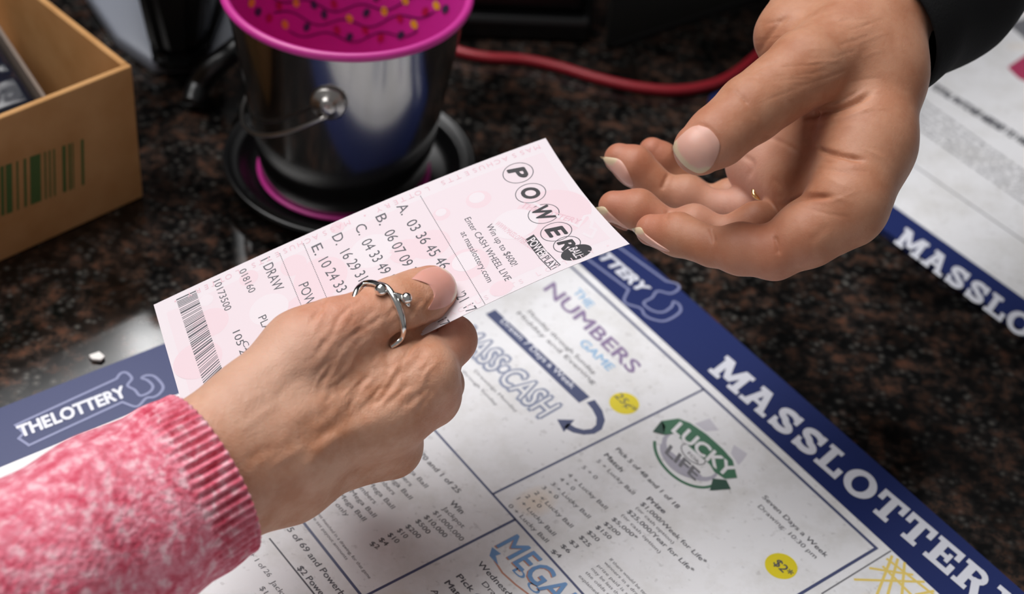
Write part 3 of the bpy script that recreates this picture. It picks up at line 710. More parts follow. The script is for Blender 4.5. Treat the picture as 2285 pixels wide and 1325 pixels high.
def nail(name, field, outline, parent, m_plate, m_edge, edge=None, ew=9, lift=.0005, label=None):
    """a domed plate lying on the skin inside the outline; its free edge is paler"""
    out = spline(np.array(list(outline) + [outline[0]], float), 97)[:-1]; c = out.mean(0); n = len(out); rings = [0.0, .2, .38, .5, .6, .68, .74, .8, .86, .91, .96, 1.0]
    px = [c] + [c + (o - c) * r for r in rings[1:] for o in out]; px = np.array(px)
    P = field.trace(px[:, 0], px[:, 1]); g = field.grad(P); rr = np.array([0] + [r for r in rings[1:] for _ in out]); P = P + g * (lift * (1 - rr ** 6) + .00002)[:, None]
    Fc = [(0, 1 + i, 1 + (i + 1) % n) for i in range(n)]
    for k in range(len(rings) - 2):
        a, b = 1 + k * n, 1 + (k + 1) * n; Fc += [(a + i, b + i, b + (i + 1) % n, a + (i + 1) % n) for i in range(n)]
    ev = np.zeros(len(P))
    if edge is not None: d, _ = seg_dist(px, edge); ev = np.clip((ew + 2.5 - d) / 5, 0, 1)
    nv = len(P); Pb = P - g * .0006; ring0 = 1 + (len(rings) - 2) * n
    Fc2 = list(Fc) + [tuple(nv + i for i in f[::-1]) for f in Fc] + [(ring0 + (i + 1) % n, ring0 + i, nv + ring0 + i, nv + ring0 + (i + 1) % n) for i in range(n)]
    o = obj(name, np.vstack([P, Pb]), [f[::-1] for f in Fc2], m_plate, parent, True)
    at_ = o.data.attributes.new('edge', 'FLOAT', 'POINT'); at_.data.foreach_set('value', np.concatenate([ev, ev]).astype(np.float32))
    bm_ = bmesh.new(); bm_.from_mesh(o.data); bmesh.ops.recalc_face_normals(bm_, faces=bm_.faces); bm_.to_mesh(o.data); bm_.free()
    if label: o['label'] = label
    return o
def make_skin(name, c0, c1, cred, cpale, scale, bstr, rough=.54):
    m = mat(name, c0, rough, spec=.42); b = bsdf(m); b.inputs['Sheen Weight'].default_value = .12; b.inputs['Sheen Roughness'].default_value = .4; b.inputs['Sheen Tint'].default_value = (1, .93, .9, 1)
    b.inputs['Subsurface Weight'].default_value = .22; b.inputs['Subsurface Radius'].default_value = (1, .36, .2); b.inputs['Subsurface Scale'].default_value = .0035
    co = objco(m)
    n1 = N(m, 'ShaderNodeTexNoise', i_Scale=70.0, i_Detail=4.0, i_Roughness=.6); L(m, co, n1.inputs['Vector']); r1 = ramp(m, n1.outputs[0], [(.35, c1), (.62, c0)])
    at = N(m, 'ShaderNodeAttribute', attribute_name='flush'); ap = N(m, 'ShaderNodeAttribute', attribute_name='pale'); c = mix(m, at.outputs['Fac'], mix(m, ap.outputs['Fac'], r1.outputs[0], cpale), cred)
    L(m, c, b.inputs['Base Color'])
    n2 = N(m, 'ShaderNodeTexNoise', i_Scale=scale, i_Detail=5.0, i_Roughness=.62, i_Distortion=.5); L(m, objco(m, (1, 1, 1)), n2.inputs['Vector'])
    n3 = N(m, 'ShaderNodeTexVoronoi', i_Scale=1300.0); L(m, co, n3.inputs['Vector'])
    ad = N(m, 'ShaderNodeMath', operation='MULTIPLY_ADD'); L(m, n3.outputs['Distance'], ad.inputs[0]); ad.inputs[1].default_value = .25; L(m, n2.outputs[0], ad.inputs[2])
    bump(m, ad.outputs[0], bstr, .0006); return m
SKIN_W = make_skin('skin_light', srgb(208, 159, 132), srgb(190, 132, 100), srgb(204, 124, 106), srgb(212, 170, 148), 300, .5)
SKIN_M = make_skin('skin_tan', srgb(187, 134, 105), srgb(172, 114, 84), srgb(178, 102, 82), srgb(200, 152, 136), 420, .22)
def make_nail(name, plate, edge, rough):
    m = mat(name, plate, rough, spec=.4, Subsurface_Weight=.15, Subsurface_Scale=.002); at_ = N(m, 'ShaderNodeAttribute', attribute_name='edge')
    L(m, mix(m, at_.outputs['Fac'], plate, edge), bsdf(m).inputs['Base Color']); return m
NAIL = make_nail('nail', srgb(216, 166, 150), srgb(212, 190, 158), .42); NAILW = make_nail('nail_woman', srgb(222, 160, 146), srgb(240, 226, 204), .32); NAILEDGE = None

#==WOMAN==
FW = Field(kpalm=.012, kchain=.004, kff=.0012, kjoin=.0030)
FW.addp((60, 1300, .530, 20), (330, 1145, .556, 19), (470, 1055, .5625, 18))
FW.addp((330, 1095, .556, 15.5), (462, 992, .559, 14), (565, 900, .568, 13.2), (680, 789, .580, 13.6), (752, 744, .584, 12.4))
FW.addp((330, 1200, .562, 18), (500, 1100, .568, 15.5), (640, 1072, .583, 13.3), (838, 988, .610, 11.6))
FW.addp((470, 1050, .561, 16.5), (640, 985, .571, 15.5), (850, 915, .590, 13), (948, 840, .591, 11.6))
FW.addp((700, 805, .584, 10.5), (850, 825, .5955, 9), (935, 803, .5985, 9.3))
FW.addp((850, 930, .598, 12.5), (960, 884, .605, 11))
FW.addp((800, 980, .606, 11.5), (878, 1000, .616, 10))
FW.addf((752, 744, .583, 12.4), (882, 690, .5935, 11.2), (930, 668, .5995, 10.4), (962, 650, .6045, 9.7))
FW.addf((940, 835, .597, 11), (1008, 758, .612, 8.8), (940, 705, .645, 7.5), (900, 680, .655, 7))
FW.addf((960, 886, .606, 10.5), (980, 857, .626, 8.8), (900, 800, .655, 8), (840, 780, .660, 7.5))
FW.addf((878, 1000, .616, 9.7), (891, 970, .636, 8.2), (820, 900, .660, 7.5), (780, 860, .666, 7))
FW.addf((836, 1020, .618, 8.5), (850, 1000, .638, 7.2), (780, 940, .658, 7))
woman = empty('person', pt(455, 1055, .556), 'person in a pink knitted sweater holding out a lottery ticket, silver ring on the thumb', 'person')
WM = [([(858, 772), (905, 752), (950, 737), (990, 716)], 9, -2.8, .5, .66), ([(862, 772), (868, 800), (866, 830)], 9, -.5, .5, .66)]
rw = random.Random(3)
for i in range(120):      # fine slanting skin folds over the thumb base and the back of the hand
    x, y = rw.uniform(700, 960), rw.uniform(680, 900); l = rw.uniform(14, 46); a = math.radians(rw.uniform(-66, -40)); dx, dy = math.cos(a) * l, math.sin(a) * l
    WM.append(([(x - dx, y - dy), (x + rw.uniform(-7, 7), y + rw.uniform(-7, 7)), (x + dx, y + dy)], rw.uniform(4, 8), rw.choice([-.26, -.3, .24, .2]), .5, .66))
for i in range(34):
    x, y = rw.uniform(560, 900), rw.uniform(800, 1050); l = rw.uniform(25, 60); a = math.radians(rw.uniform(-50, -25)); dx, dy = math.cos(a) * l, math.sin(a) * l
    WM.append(([(x - dx, y - dy), (x + rw.uniform(-5, 5), y + rw.uniform(-5, 5)), (x + dx, y + dy)], rw.uniform(8, 14), rw.choice([-.22, .2]), .5, .66))
for i in range(7):       # folds of the thumb joint beside the ring
    x = 905 + i * 7; WM.append(([(x, 690 - i * 5), (x + 10, 715 - i * 5), (x + 4, 742 - i * 6)], 2.5, -.18, .5, .66))
WM += [([(600, 960), (720, 900), (850, 850)], 26, .5, .5, .66), ([(600, 1040), (760, 970), (900, 905)], 20, .5, .5, .66), ([(640, 1000), (780, 930), (880, 880)], 22, -.6, .5, .66)]
hand_w = build_skin('hand', FW, .00066, SKIN_W, woman, WM, [(958, 651, .607, 12, .7), (1010, 760, .61, 14, .5), (960, 880, .6, 16, .3), (740, 700, .58, 18, .3)], [(560, 800, .56, 26, .7)])  # last list: highlight on the thumb base painted into the skin colour
nail('thumbnail', FW, [(918, 622), (943, 602), (981, 594), (1008, 607), (1021, 631), (1020, 652), (1010, 672), (990, 686), (956, 691), (967, 669), (966, 651), (952, 633)], hand_w, NAILW, NAILEDGE,
     [(990, 594), (1012, 609), (1023, 632), (1022, 652), (1014, 672)], 7, .0003)

#==MAN==
FM = Field(kpalm=.009, kchain=.0022, kff=.0007, kjoin=.0022)
FM.addp((2130, -120, .690, 25), (1960, -10, .655, 23), (1900, 110, .632, 19))
FM.addp((1900, 110, .630, 19), (1800, 152, .613, 15))
FM.addp((1830, -40, .665, 17), (1765, 82, .642, 12.5), (1850, 150, .635, 13))
FM.addp((1960, 60, .640, 19), (1962, 165, .630, 17.0), (1935, 320, .618, 17.0), (1893, 450, .606, 16.0))
FM.addp((1940, 150, .645, 15), (1812, 440, .632, 13))
FM.addp((1920, 130, .655, 14), (1748, 412, .655, 11.5))
FM.addp((1890, 110, .660, 14), (1780, 260, .666, 13), (1702, 362, .663, 13.2), (1772, 394, .646, 11.5), (1850, 440, .622, 11.5))
FM.addp((1860, 235, .640, 13), (1818, 345, .644, 12.5), (1805, 410, .638, 11.5))
FM.addf((1800, 152, .612, 14.5), (1675, 243, .600, 12.6), (1600, 305, .594, 11.2), (1562, 332, .592, 9.7))
FM.addf((1885, 470, .606, 14.5), (1800, 522, .606, 12.6), (1728, 563, .609, 10.2), (1652, 555, .613, 9.8), (1590, 551, .619, 7.4), (1512, 523, .627, 8.3), (1454, 513, .632, 6.2))
FM.addf((1780, 482, .652, 8.6), (1688, 500, .637, 8.6), (1614, 527, .640, 7.2), (1548, 504, .642, 8.4), (1492, 507, .645, 6.6), (1424, 468, .646, 8.1), (1370, 460, .648, 6.2))
FM.addf((1740, 462, .676, 7.4), (1655, 463, .663, 8.2), (1594, 463, .665, 6.8), (1531, 435, .667, 8.1), (1482, 426, .668, 6.6), (1414, 369, .667, 8.2), (1382, 353, .668, 6.2))
FM.addf((1716, 446, .696, 7.5), (1627, 438, .691, 7.3), (1580, 450, .695, 6.3), (1508, 400, .690, 6.5), (1476, 352, .686, 6.5), (1455, 336, .685, 5.6))
man = empty('person', pt(1900, 110, .632), 'person in a black sleeve holding an open hand palm up above the counter', 'person')
MM = [([(1788, 262), (1840, 250), (1895, 232), (1945, 208)], 6, -2.3, .5, .70), ([(1700, 300), (1745, 318), (1795, 345)], 6, -.7, .5, .72), ([(1655, 345), (1680, 365), (1668, 400)], 7, -.5, .5, .72), ([(1720, 395), (1745, 420), (1742, 450)], 8, -.5, .5, .72), ([(1800, 275), (1880, 262), (1960, 232)], 5, .35, .5, .70), ([(1790, 255), (1830, 240), (1880, 222), (1920, 200)], 4, -.7, .5, .70), ([(1815, 328), (1860, 343), (1930, 358)], 6, -1.7, .5, .72), ([(1740, 460), (1790, 440), (1860, 438)], 6, -1.7, .5, .70),
      ([(1585, 508), (1590, 522), (1594, 545)], 5, -.8, .5, .70), ([(1728, 525), (1734, 545), (1738, 570)], 5, -.8, .5, .70), ([(1492, 468), (1486, 490)], 5, -.6, .5, .70), ([(1493, 386), (1484, 405), (1474, 425)], 5, -.7, .5, .70), ([(1655, 205), (1672, 240), (1690, 270)], 5, -.35, .5, .66), ([(1640, 200), (1655, 220), (1668, 232)], 4, -.3, .5, .66), ([(1690, 122), (1712, 85), (1760, 30)], 7, -.7, .5, .70),
      ([(1800, 545), (1830, 520), (1850, 500)], 8, -.2, .5, .70)]
rm = random.Random(9)
for i in range(40):
    x, y = rm.uniform(1700, 1960), rm.uniform(40, 230); l = rm.uniform(20, 55); a = math.radians(rm.uniform(-22, -2)); dx, dy = math.cos(a) * l, math.sin(a) * l
    MM.append(([(x - dx, y - dy), (x, y + rm.uniform(-3, 3)), (x + dx, y + dy)], rm.uniform(2.5, 4.5), rm.choice([-.12, -.14, .1]), .5, .67))
for i in range(14):
    x, y = rm.uniform(1830, 1990), rm.uniform(230, 480); l = rm.uniform(20, 60); a = math.radians(rm.uniform(-30, 40)); dx, dy = math.cos(a) * l, math.sin(a) * l
    MM.append(([(x - dx, y - dy), (x, y + rm.uniform(-3, 3)), (x + dx, y + dy)], rm.uniform(3, 5), rm.choice([-.2, -.15, .12]), .5, .67))
NM = [(1559, 279), (1583, 288), (1603, 312), (1606, 332), (1595, 361), (1580, 380), (1559, 387), (1532, 374), (1510, 351), (1501, 332), (1504, 319), (1521, 300), (1541, 284)]
MM.append((NM[10:] + NM[:5], 6, -.45, .5, .66))
hand_m = build_skin('hand', FM, .00066, SKIN_M, man, MM, [(1562, 332, .592, 13, .5), (1390, 354, .668, 12, .6), (1378, 458, .648, 12, .6), (1447, 516, .632, 12, .6), (1452, 338, .685, 10, .6), (1690, 558, .608, 22, .35)], [(1720, 385, .662, 24, .85), (1640, 470, .662, 16, .6), (1560, 480, .650, 18, .4)])
nail('thumbnail', FM, NM, hand_m, NAIL, NAILEDGE, [(1500, 318), (1502, 336), (1512, 353), (1533, 376), (1556, 388), (1580, 383)], 12, .0003)
nail('fingernail', FM, [(1409, 510), (1429, 507), (1440, 521), (1466, 541), (1494, 560), (1477, 558), (1441, 540), (1417, 521)], hand_m, NAIL, NAILEDGE, [(1409, 510), (1429, 509)], 13, .0005)
nail('fingernail', FM, [(1325, 463), (1347, 461), (1360, 474), (1382, 494), (1403, 511), (1392, 514), (1359, 498), (1334, 476)], hand_m, NAIL, NAILEDGE, [(1325, 463), (1347, 463)], 14, .0005)
nail('fingernail', FM, [(1339, 349), (1362, 351), (1384, 357), (1400, 380), (1413, 413), (1397, 411), (1368, 382), (1350, 362)], hand_m, NAIL, NAILEDGE, [(1339, 349), (1364, 353)], 14, .0005)

#==RING==
SILVER = mat('silver', (.78, .77, .75, 1), .16, 1.0)
def on_skin(field, pxs, lift, n=60):
    q = np.array(pxs, float); P = field.trace(q[:, 0], q[:, 1]); return spline(P + field.grad(P) * np.broadcast_to(lift, len(P))[:, None], n)
front = on_skin(FW, [(846, 637), (864, 645), (880, 668), (892, 698), (898, 728), (895, 750), (886, 764), (877, 770)], [.0006] * 6 + [.0002, -.0016])
V, Fc = tube(front, [.0011 + .0003 * math.sin(math.pi * min(1, i / 40)) for i in range(60)], 12)
ring = obj('thumb_ring', V, Fc, SILVER, woman, True); ring['label'] = 'silver wrap-around ring with two ball ends on the thumb'
back = on_skin(FW, [(856, 655), (848, 643), (832, 637), (814, 640), (798, 650), (788, 664)], [.0012] * 4 + [.0006, -.0014])
V, Fc = tube(back, .0011, 12); obj('ring_band', V, Fc, SILVER, ring, True)
def ball(name, px, py, r, field, lift, parent, m, squash=1.0):
    P = field.trace([px], [py]); g = field.grad(P)[0]; c = P[0] + g * lift
    bm = bmesh.new(); bmesh.ops.create_uvsphere(bm, u_segments=24, v_segments=16, radius=r); bmesh.ops.scale(bm, vec=(1, 1, squash), verts=bm.verts)
    bmesh.ops.transform(bm, matrix=Matrix.Translation(Vector(c)) @ Vector(g).to_track_quat('Z', 'Y').to_matrix().to_4x4(), verts=bm.verts)
    return from_bm(name, bm, m, parent, True)
ball('ball_end', 851, 653, .0024, FW, .0017, ring, SILVER); ball('ball_end', 904, 668, .0021, FW, .0016, ring, SILVER)
stem = on_skin(FW, [(876, 660), (887, 662), (898, 666), (906, 676), (911, 684)], .0008, 20)
V, Fc = tube(stem, [.0011] * 14 + [.0011 - .00012 * i for i in range(6)], 10); obj('ring_band', V, Fc, SILVER, ring, True)

GOLD = mat('gold', (.86, .62, .28, 1), .2, 1.0)
gpts = on_skin(FM, [(1679, 424), (1684, 431), (1690, 438), (1695, 446)], [-.0008, .0005, .0005, -.0008], 16)
V, Fc = tube(gpts, .0009, 10); obj('finger_ring', V, Fc, GOLD, man, True)['label'] = 'thin gold band low on the ring finger'

#==SLEEVES==
def make_knit():
    m = mat('pink_melange_knit', (1, 1, 1, 1), .85, spec=.15); b = bsdf(m); b.inputs['Sheen Weight'].default_value = .25
    at = N(m, 'ShaderNodeUVMap', uv_map='knit'); mp_ = N(m, 'ShaderNodeMapping'); mp_.inputs['Scale'].default_value = (1, 1, 1); L(m, at.outputs[0], mp_.inputs[0])
    n1 = N(m, 'ShaderNodeTexNoise', i_Scale=210.0, i_Detail=3.0, i_Roughness=.6, i_Distortion=.3); L(m, mp_.outputs[0], n1.inputs['Vector'])
    r1 = ramp(m, n1.outputs[0], [(.36, srgb(204, 70, 94)), (.45, srgb(220, 110, 130)), (.54, srgb(232, 142, 160)), (.64, srgb(244, 200, 208))])
    n2 = N(m, 'ShaderNodeTexNoise', i_Scale=90.0, i_Detail=2.0); L(m, mp_.outputs[0], n2.inputs['Vector'])
    r2 = ramp(m, n2.outputs[0], [(.4, srgb(220, 92, 118)), (.6, srgb(242, 168, 184))])
    L(m, mix(m, .25, r1.outputs[0], r2.outputs[0]), b.inputs['Base Color'])
    wv = N(m, 'ShaderNodeTexNoise', i_Scale=520.0, i_Detail=2.0); L(m, mp_.outputs[0], wv.inputs['Vector']); bump(m, wv.outputs[0], .8, .0012); return m
KNIT = make_knit()
def make_black():
    m = mat('black_jersey', srgb(26, 26, 27), .9, spec=.15); co = objco(m)
    n = N(m, 'ShaderNodeTexNoise', i_Scale=900.0, i_Detail=2.0); L(m, co, n.inputs['Vector']); bump(m, n.outputs[0], .3, .0006); return m
BLACKCLOTH = make_black()
def sleeve(name, axis, rfun, nr, na, m, parent, thick=.0022):
    """cloth tube along axis points (from the cuff opening outward); rfun(t mm from the opening, angle) -> radius"""
    A = spline(np.array(axis), nr); cum = np.concatenate([[0], np.cumsum(np.linalg.norm(np.diff(A, axis=0), axis=1))])
    V, uv = [], []; ang = np.linspace(0, 2 * math.pi, na, endpoint=False)
    rows = []
    for i in range(nr):
        t = A[min(i + 1, nr - 1)] - A[max(i - 1, 0)]; t /= np.linalg.norm(t); toC = CAM * 0 + np.array([0, 0, 1.0])
        v = toC - toC.dot(t) * t; v /= np.linalg.norm(v); u = np.cross(t, v)
        r = rfun(cum[i], ang); rows.append(A[i] + r[:, None] * (np.cos(ang)[:, None] * v + np.sin(ang)[:, None] * u))
    inner = []
    for i in (6, 3, 1, 0):      # turned-in edge of the opening
        c = A[0]; f = 1 - thick / np.linalg.norm(rows[0] - c, axis=1).mean() * (1.0 if i else .5); inner.append(c + (rows[i] - A[i]) * f + (A[i] - A[0]) * 1.0)
    allr = inner + rows; n0 = len(inner); V = np.vstack(allr); Fq = []
    for i in range(len(allr) - 1):
        for k in range(na): a, b = i * na + k, i * na + (k + 1) % na; Fq.append((a, b, b + na, a + na))
    o = obj(name, V, Fq, m, parent, True); ul = o.data.uv_layers.new(name='knit')
    dist = np.concatenate([np.zeros(n0), cum]); co = np.zeros((len(o.data.loops), 2)); li = np.array([l.vertex_index for l in o.data.loops]); row, kk = li // na, li % na
    # angle of the first vertex keeps the seam hidden underneath
    al = ang[kk]; al = np.where(al > math.pi, al - 2 * math.pi, al); co[:, 0] = dist[row]; co[:, 1] = al * .030
    ul.data.foreach_set('uv', co.ravel()); return o
def r_w(d, a):
    k = np.cos(a - 2.6); rib = .0009 * np.cos(58 * a) * np.clip(1 - (d - .011) / .007, 0, 1) * (1 if d > .0006 else .6)
    puff = .0055 * np.clip((d - .004) / .020, 0, 1) ** .8
    return .0298 + rib + puff * (.55 + .45 * k) + .0009 * np.sin(d * 160 + 2 * a) * np.clip(d / .03, 0, 1)
cuffc = np.array([474, 1056])
ax = [pt(474, 1056, .5565), pt(330, 1138, .545), (pt(80, 1275, .522)), pt(-250, 1450, .495), pt(-560, 1620, .468)]
tag(sleeve('sleeve', ax, r_w, 150, 512, KNIT, woman), 'pink and white flecked knit sleeve with ribbed cuff')
def r_m(d, a):
    return .0315 + .0065 * np.clip(d / .05, 0, 1) + .0012 * np.sin(d * 120 + a) * np.clip(d / .02, 0, 1)
axm = [pt(1935, 75, .648), pt(2060, -35, .672), pt(2230, -190, .700), pt(2420, -360, .735)]
tag(sleeve('sleeve', axm, r_m, 60, 128, BLACKCLOTH, man), 'black sleeve')

#==BUCKET==
CHROME = mat('polished_steel', (.31, .305, .30, 1), .16, 1.0)
MAGENTA = mat('magenta_enamel', srgb(190, 48, 140), .35); LINER = mat('magenta_liner', srgb(200, 44, 150), .4)
BLACKP = mat('black_plastic', srgb(13, 13, 14), .28); DKGREYP = mat('dark_grey_plastic', srgb(33, 33, 31), .6, spec=.2)
bb = gp(768, 378, .003); Bk = np.array([bb[0], bb[1], .003]); BH, RT, RB = .1075, .0578, .0425
bucket = empty('bucket', Bk, 'small shiny steel bucket with pink rim and magenta inside', 'bucket')
def at(V, o): return [np.asarray(v) + o for v in V]
prof = [(0, .0035), (RB - .006, .0035), (RB - .004, .001), (RB - .001, .0006), (RB, .003)] + [(RB + (RT - RB) * t, .003 + (BH - .003) * t) for t in np.linspace(.03, 1, 24)]
V, Fc = lathe(prof, 128); obj('body', at(V, Bk), Fc, CHROME, bucket, True)
def torus_at(R_, r, z, n=128): return tube([Bk + np.array([R_ * math.cos(a), R_ * math.sin(a), z]) for a in np.linspace(0, 2 * math.pi, n, endpoint=False)], r, 14, closed=True)
V, Fc = torus_at(RT + .0004, .0022, BH); obj('rim', V, Fc, MAGENTA, bucket, True)
V, Fc = torus_at(RB + .0010, .0012, .0022); obj('base_ring', V, Fc, MAGENTA, bucket, True)
# liner with a printed string of little coloured bulbs
def rin(z): return RB + (RT - RB) * z / BH - .0010
prof = [(rin(z), z) for z in np.linspace(BH, .006, 20)] + [(0, .005)]
V, Fc = lathe(prof, 128); V = at(V, Bk); LV = [np.array(V)]; LF = [list(f) for f in Fc]; LM = [0] * len(Fc); ln = len(V)
lm = [LINER, mat('print_bulb_yellow', srgb(226, 178, 40), .4), mat('print_bulb_green', srgb(44, 52, 70), .4), mat('print_bulb_red', srgb(176, 28, 70), .4), mat('print_wire', srgb(70, 20, 66), .4)]
def hit_liner(px, py):
    d = ray(px, py); t = (Bk[2] + BH - CAM[2]) / d[2]
    for _ in range(4000):
        t += .00006; P = CAM + d * t - Bk
        if P[2] < .006 or math.hypot(P[0], P[1]) > rin(P[2]): break
    return P
def cyl_patch(pts, mi_):
    global ln
    P = np.array([[math.atan2(p[1], p[0]), p[2]] for p in pts]); c = P.mean(0); V_ = []
    for th, z in np.vstack([P, [c]]): r = rin(z) - .0004; V_.append(Bk + np.array([r * math.cos(th), r * math.sin(th), z]))
    n = len(P); LV.append(np.array(V_))
    for i in range(n): LF.append([ln + i, ln + (i + 1) % n, ln + n]); LM.append(mi_)
    ln += n + 1
def bulb(px, py, rx, ry, rot, mi_): cyl_patch([hit_liner(*p) for p in ell(px, py, rx, ry, rot, 0, 360, 13)[:-1]], mi_)
rl = random.Random(4); wire = []
for k in range(3):
    y0 = [18, 52, 84][k]; pts = [(x, y0 - ((x - 787) / 260.) ** 2 * 60 + 9 * math.sin(x / 19. + k * 2)) for x in range(575 + 35 * k, 1010 - 35 * k, 9)]
    pts = [p for p in pts if p[1] > -55]
    for a, b in zip(pts[:-1], pts[1:]):
        n_ = np.array([-(b[1] - a[1]), b[0] - a[0]]); n_ = n_ / np.linalg.norm(n_) * 1.6; a_, b_ = np.array(a), np.array(b)
        cyl_patch([hit_liner(*q) for q in (a_ - n_, b_ - n_, b_ + n_, a_ + n_)], 4)
for x, y, m_ in [(635, 54, 1), (780, 41, 1), (858, 24, 1), (975, 12, 1), (925, 54, 1), (723, 32, 2), (818, 28, 2), (684, 60, 2), (575, 26, 2), (745, 8, 3), (622, 12, 3), (893, 40, 3), (815, 66, 3), (752, 66, 3), (700, 10, 2), (895, 78, 2), (995, 20, 2), (950, 25, 3), (840, -8, 2), (905, 0, 1), (660, 5, 1), (600, 40, 3), (560, 6, 1), (780, 82, 2), (850, 84, 3), (960, -20, 2), (720, -25, 1), (790, -18, 3)]:
    bulb(x, y, 7.5, 10.5, rl.uniform(-.6, .6), m_)
obj('liner', np.vstack(LV), LF, mats=lm, fm=LM, parent=bucket, smooth=True)
# ears and hanging wire handle
def rout(z): return RB + (RT - RB) * (z - .003) / (BH - .003)
ze = .080
STEEL = mat('dull_steel', (.42, .40, .38, 1), .3, 1.0)
for sgn in (-1, 1):
    bm = bmesh.new(); prof = [(0, .0075), (.0030, .0072), (.0042, .006), (.0048, .0045), (.0072, .0040), (.0084, .0025), (.0088, 0), (.0088, -.001)]
    V, Fc = lathe(prof, 40); c = Bk + np.array([0.0005 * 0, sgn * (rout(ze) + .0002), ze]); q = Matrix.Translation(Vector(c)) @ Vector((0, sgn, .12)).to_track_quat('Z', 'Y').to_matrix().to_4x4()
    obj('ear', [np.array(q @ Vector(v)) for v in V], Fc, STEEL, bucket, True)
bp = []
al = math.radians(38)
for t in np.linspace(0, math.pi, 50):
    R_ = .0645; x = -R_ * math.sin(t); bp.append(Bk + np.array([x * math.cos(al) * 1.0, -(rout(ze) + .006) * math.cos(t), ze - .004 + x * math.sin(al)]))
V, Fc = tube(bp, .0011, 10); obj('handle', V, Fc, STEEL, bucket, True)
# black dish it stands in
dc = np.array([Bk[0] + .003, Bk[1], 0]); 
prof = [(0, 0), (.050, 0), (.058, .002), (.0635, .010), (.0648, .0118), (.0640, .0130), (.0622, .0122), (.0590, .0105), (.0575, .0112), (.0560, .0100), (.0535, .0050), (.049, .0028), (0, .0026)]
V, Fc = lathe(prof, 128); tag(obj('dish', at(V, dc), Fc, BLACKP, None, True), 'round black double-rimmed dish under the steel bucket', 'dish')

#==BOX==
def make_card():
    m = mat('cardboard', srgb(180, 134, 88), .85, spec=.1); co = objco(m)
    n = N(m, 'ShaderNodeTexNoise', i_Scale=40.0, i_Detail=5.0); L(m, co, n.inputs['Vector'])
    r = ramp(m, n.outputs[0], [(.3, srgb(172, 126, 78)), (.7, srgb(190, 146, 98))]); L(m, r.outputs[0], bsdf(m).inputs['Base Color']); return m
CARD = make_card(); GREENINK = mat('box_print_green', srgb(70, 96, 44), .8)
c0 = gp(320, 440); c0[2] = 0.0; d1 = gp(0, 585) - c0; d1 /= np.linalg.norm(d1); e_ = gp(130, 0, .0775) - (c0 + [0, 0, .0775]); d2 = np.array([-d1[1], d1[0], 0])
if d2.dot(e_) < 0: d2 = -d2
BW, BD, BHt, th = .20, .17, .0785, .0034
carton = empty('cardboard_box', c0, 'open brown cardboard box with green barcode print holding dark plastic packs', 'box')
def panel(name, a, u, v, lu, lv, z0, h, bev=.0009):
    P = [a, a + u * lu, a + u * lu + v * lv, a + v * lv]; ar = np.cross(P[1] - P[0], P[2] - P[1])[2]
    if ar < 0: P = P[::-1]
    return from_bm(name, prism_bm([p + np.array([0, 0, z0]) for p in P], h, bev), CARD, carton)
fp = panel('front_panel', c0, d1, d2, BW, th, .0002, BHt)
panel('side_panel', c0 + d2 * th, d1, d2, th, BD - 2 * th, .0002, BHt); panel('side_panel', c0 + d1 * (BW - th) + d2 * th, d1, d2, th, BD - 2 * th, .0002, BHt)
panel('back_panel', c0 + d2 * (BD - th), d1, d2, BW, th, .0002, BHt); panel('bottom_panel', c0 + d1 * th + d2 * th, d1, d2, BW - 2 * th, BD - 2 * th, .0002, .002)
def wall_pt(px, py):    # on the outside of the front panel
    d = ray(px, py); n = d2; t = (c0 - CAM).dot(n) / d.dot(n); return CAM + d * t
bars = []; bf = []
xx = [-60, -40, -30, -12, 0, 8, 12, 26, 36, 40, 52, 58, 66, 90, 98, 102, 108, 112, 118, 122, 138, 146, 152, 157, 160, 163, 180, 186, 193]
for i in range(0, len(xx) - 1, 2):
    q = [(xx[i], 372 - .335 * xx[i] ), (xx[i + 1], 372 - .335 * xx[i + 1]), (xx[i + 1] + 2, 482 - .38 * xx[i + 1]), (xx[i] + 2, 482 - .38 * xx[i])]
    k = len(bars); bars += [wall_pt(*p) - d2 * .0002 for p in q]; bf.append((k, k + 3, k + 2, k + 1))
obj('barcode_print', bars, bf, GREENINK, fp)
PACK = mat('dark_wrapped_plastic', srgb(20, 22, 34), .18, spec=.6); n = N(PACK, 'ShaderNodeTexNoise', i_Scale=38.0, i_Detail=2.0, i_Distortion=1.0); L(PACK, objco(PACK), n.inputs['Vector']); bump(PACK, n.outputs[0], .45, .004)
GREYCARD = mat('grey_board', srgb(112, 98, 88), .8)
def pxprism(pxs, ztop, z0):
    P = [gp(x, y, ztop) for x, y in pxs]; P = [np.array([p[0], p[1], z0]) for p in P]
    if sum(P[i][0] * P[(i + 1) % len(P)][1] - P[(i + 1) % len(P)][0] * P[i][1] for i in range(len(P))) < 0: P = P[::-1]
    return P, ztop - z0
P, h_ = pxprism([(84, 220), (-34, 40), (-120, 90), (-36, 262)], .062, .0024)
tag(from_bm('wrapped_pack', prism_bm(P, h_, .005, 4), PACK, None, True), 'dark plastic-wrapped pack filling the near part of the cardboard box', 'pack')
P, h_ = pxprism([(104, 214), (96, 219), (-40, 14), (-32, 9)], .063, .0024)
tag(from_bm('divider', prism_bm(P, h_, .0006), GREYCARD), 'greyish card divider standing beside the dark pack inside the cardboard box', 'divider')

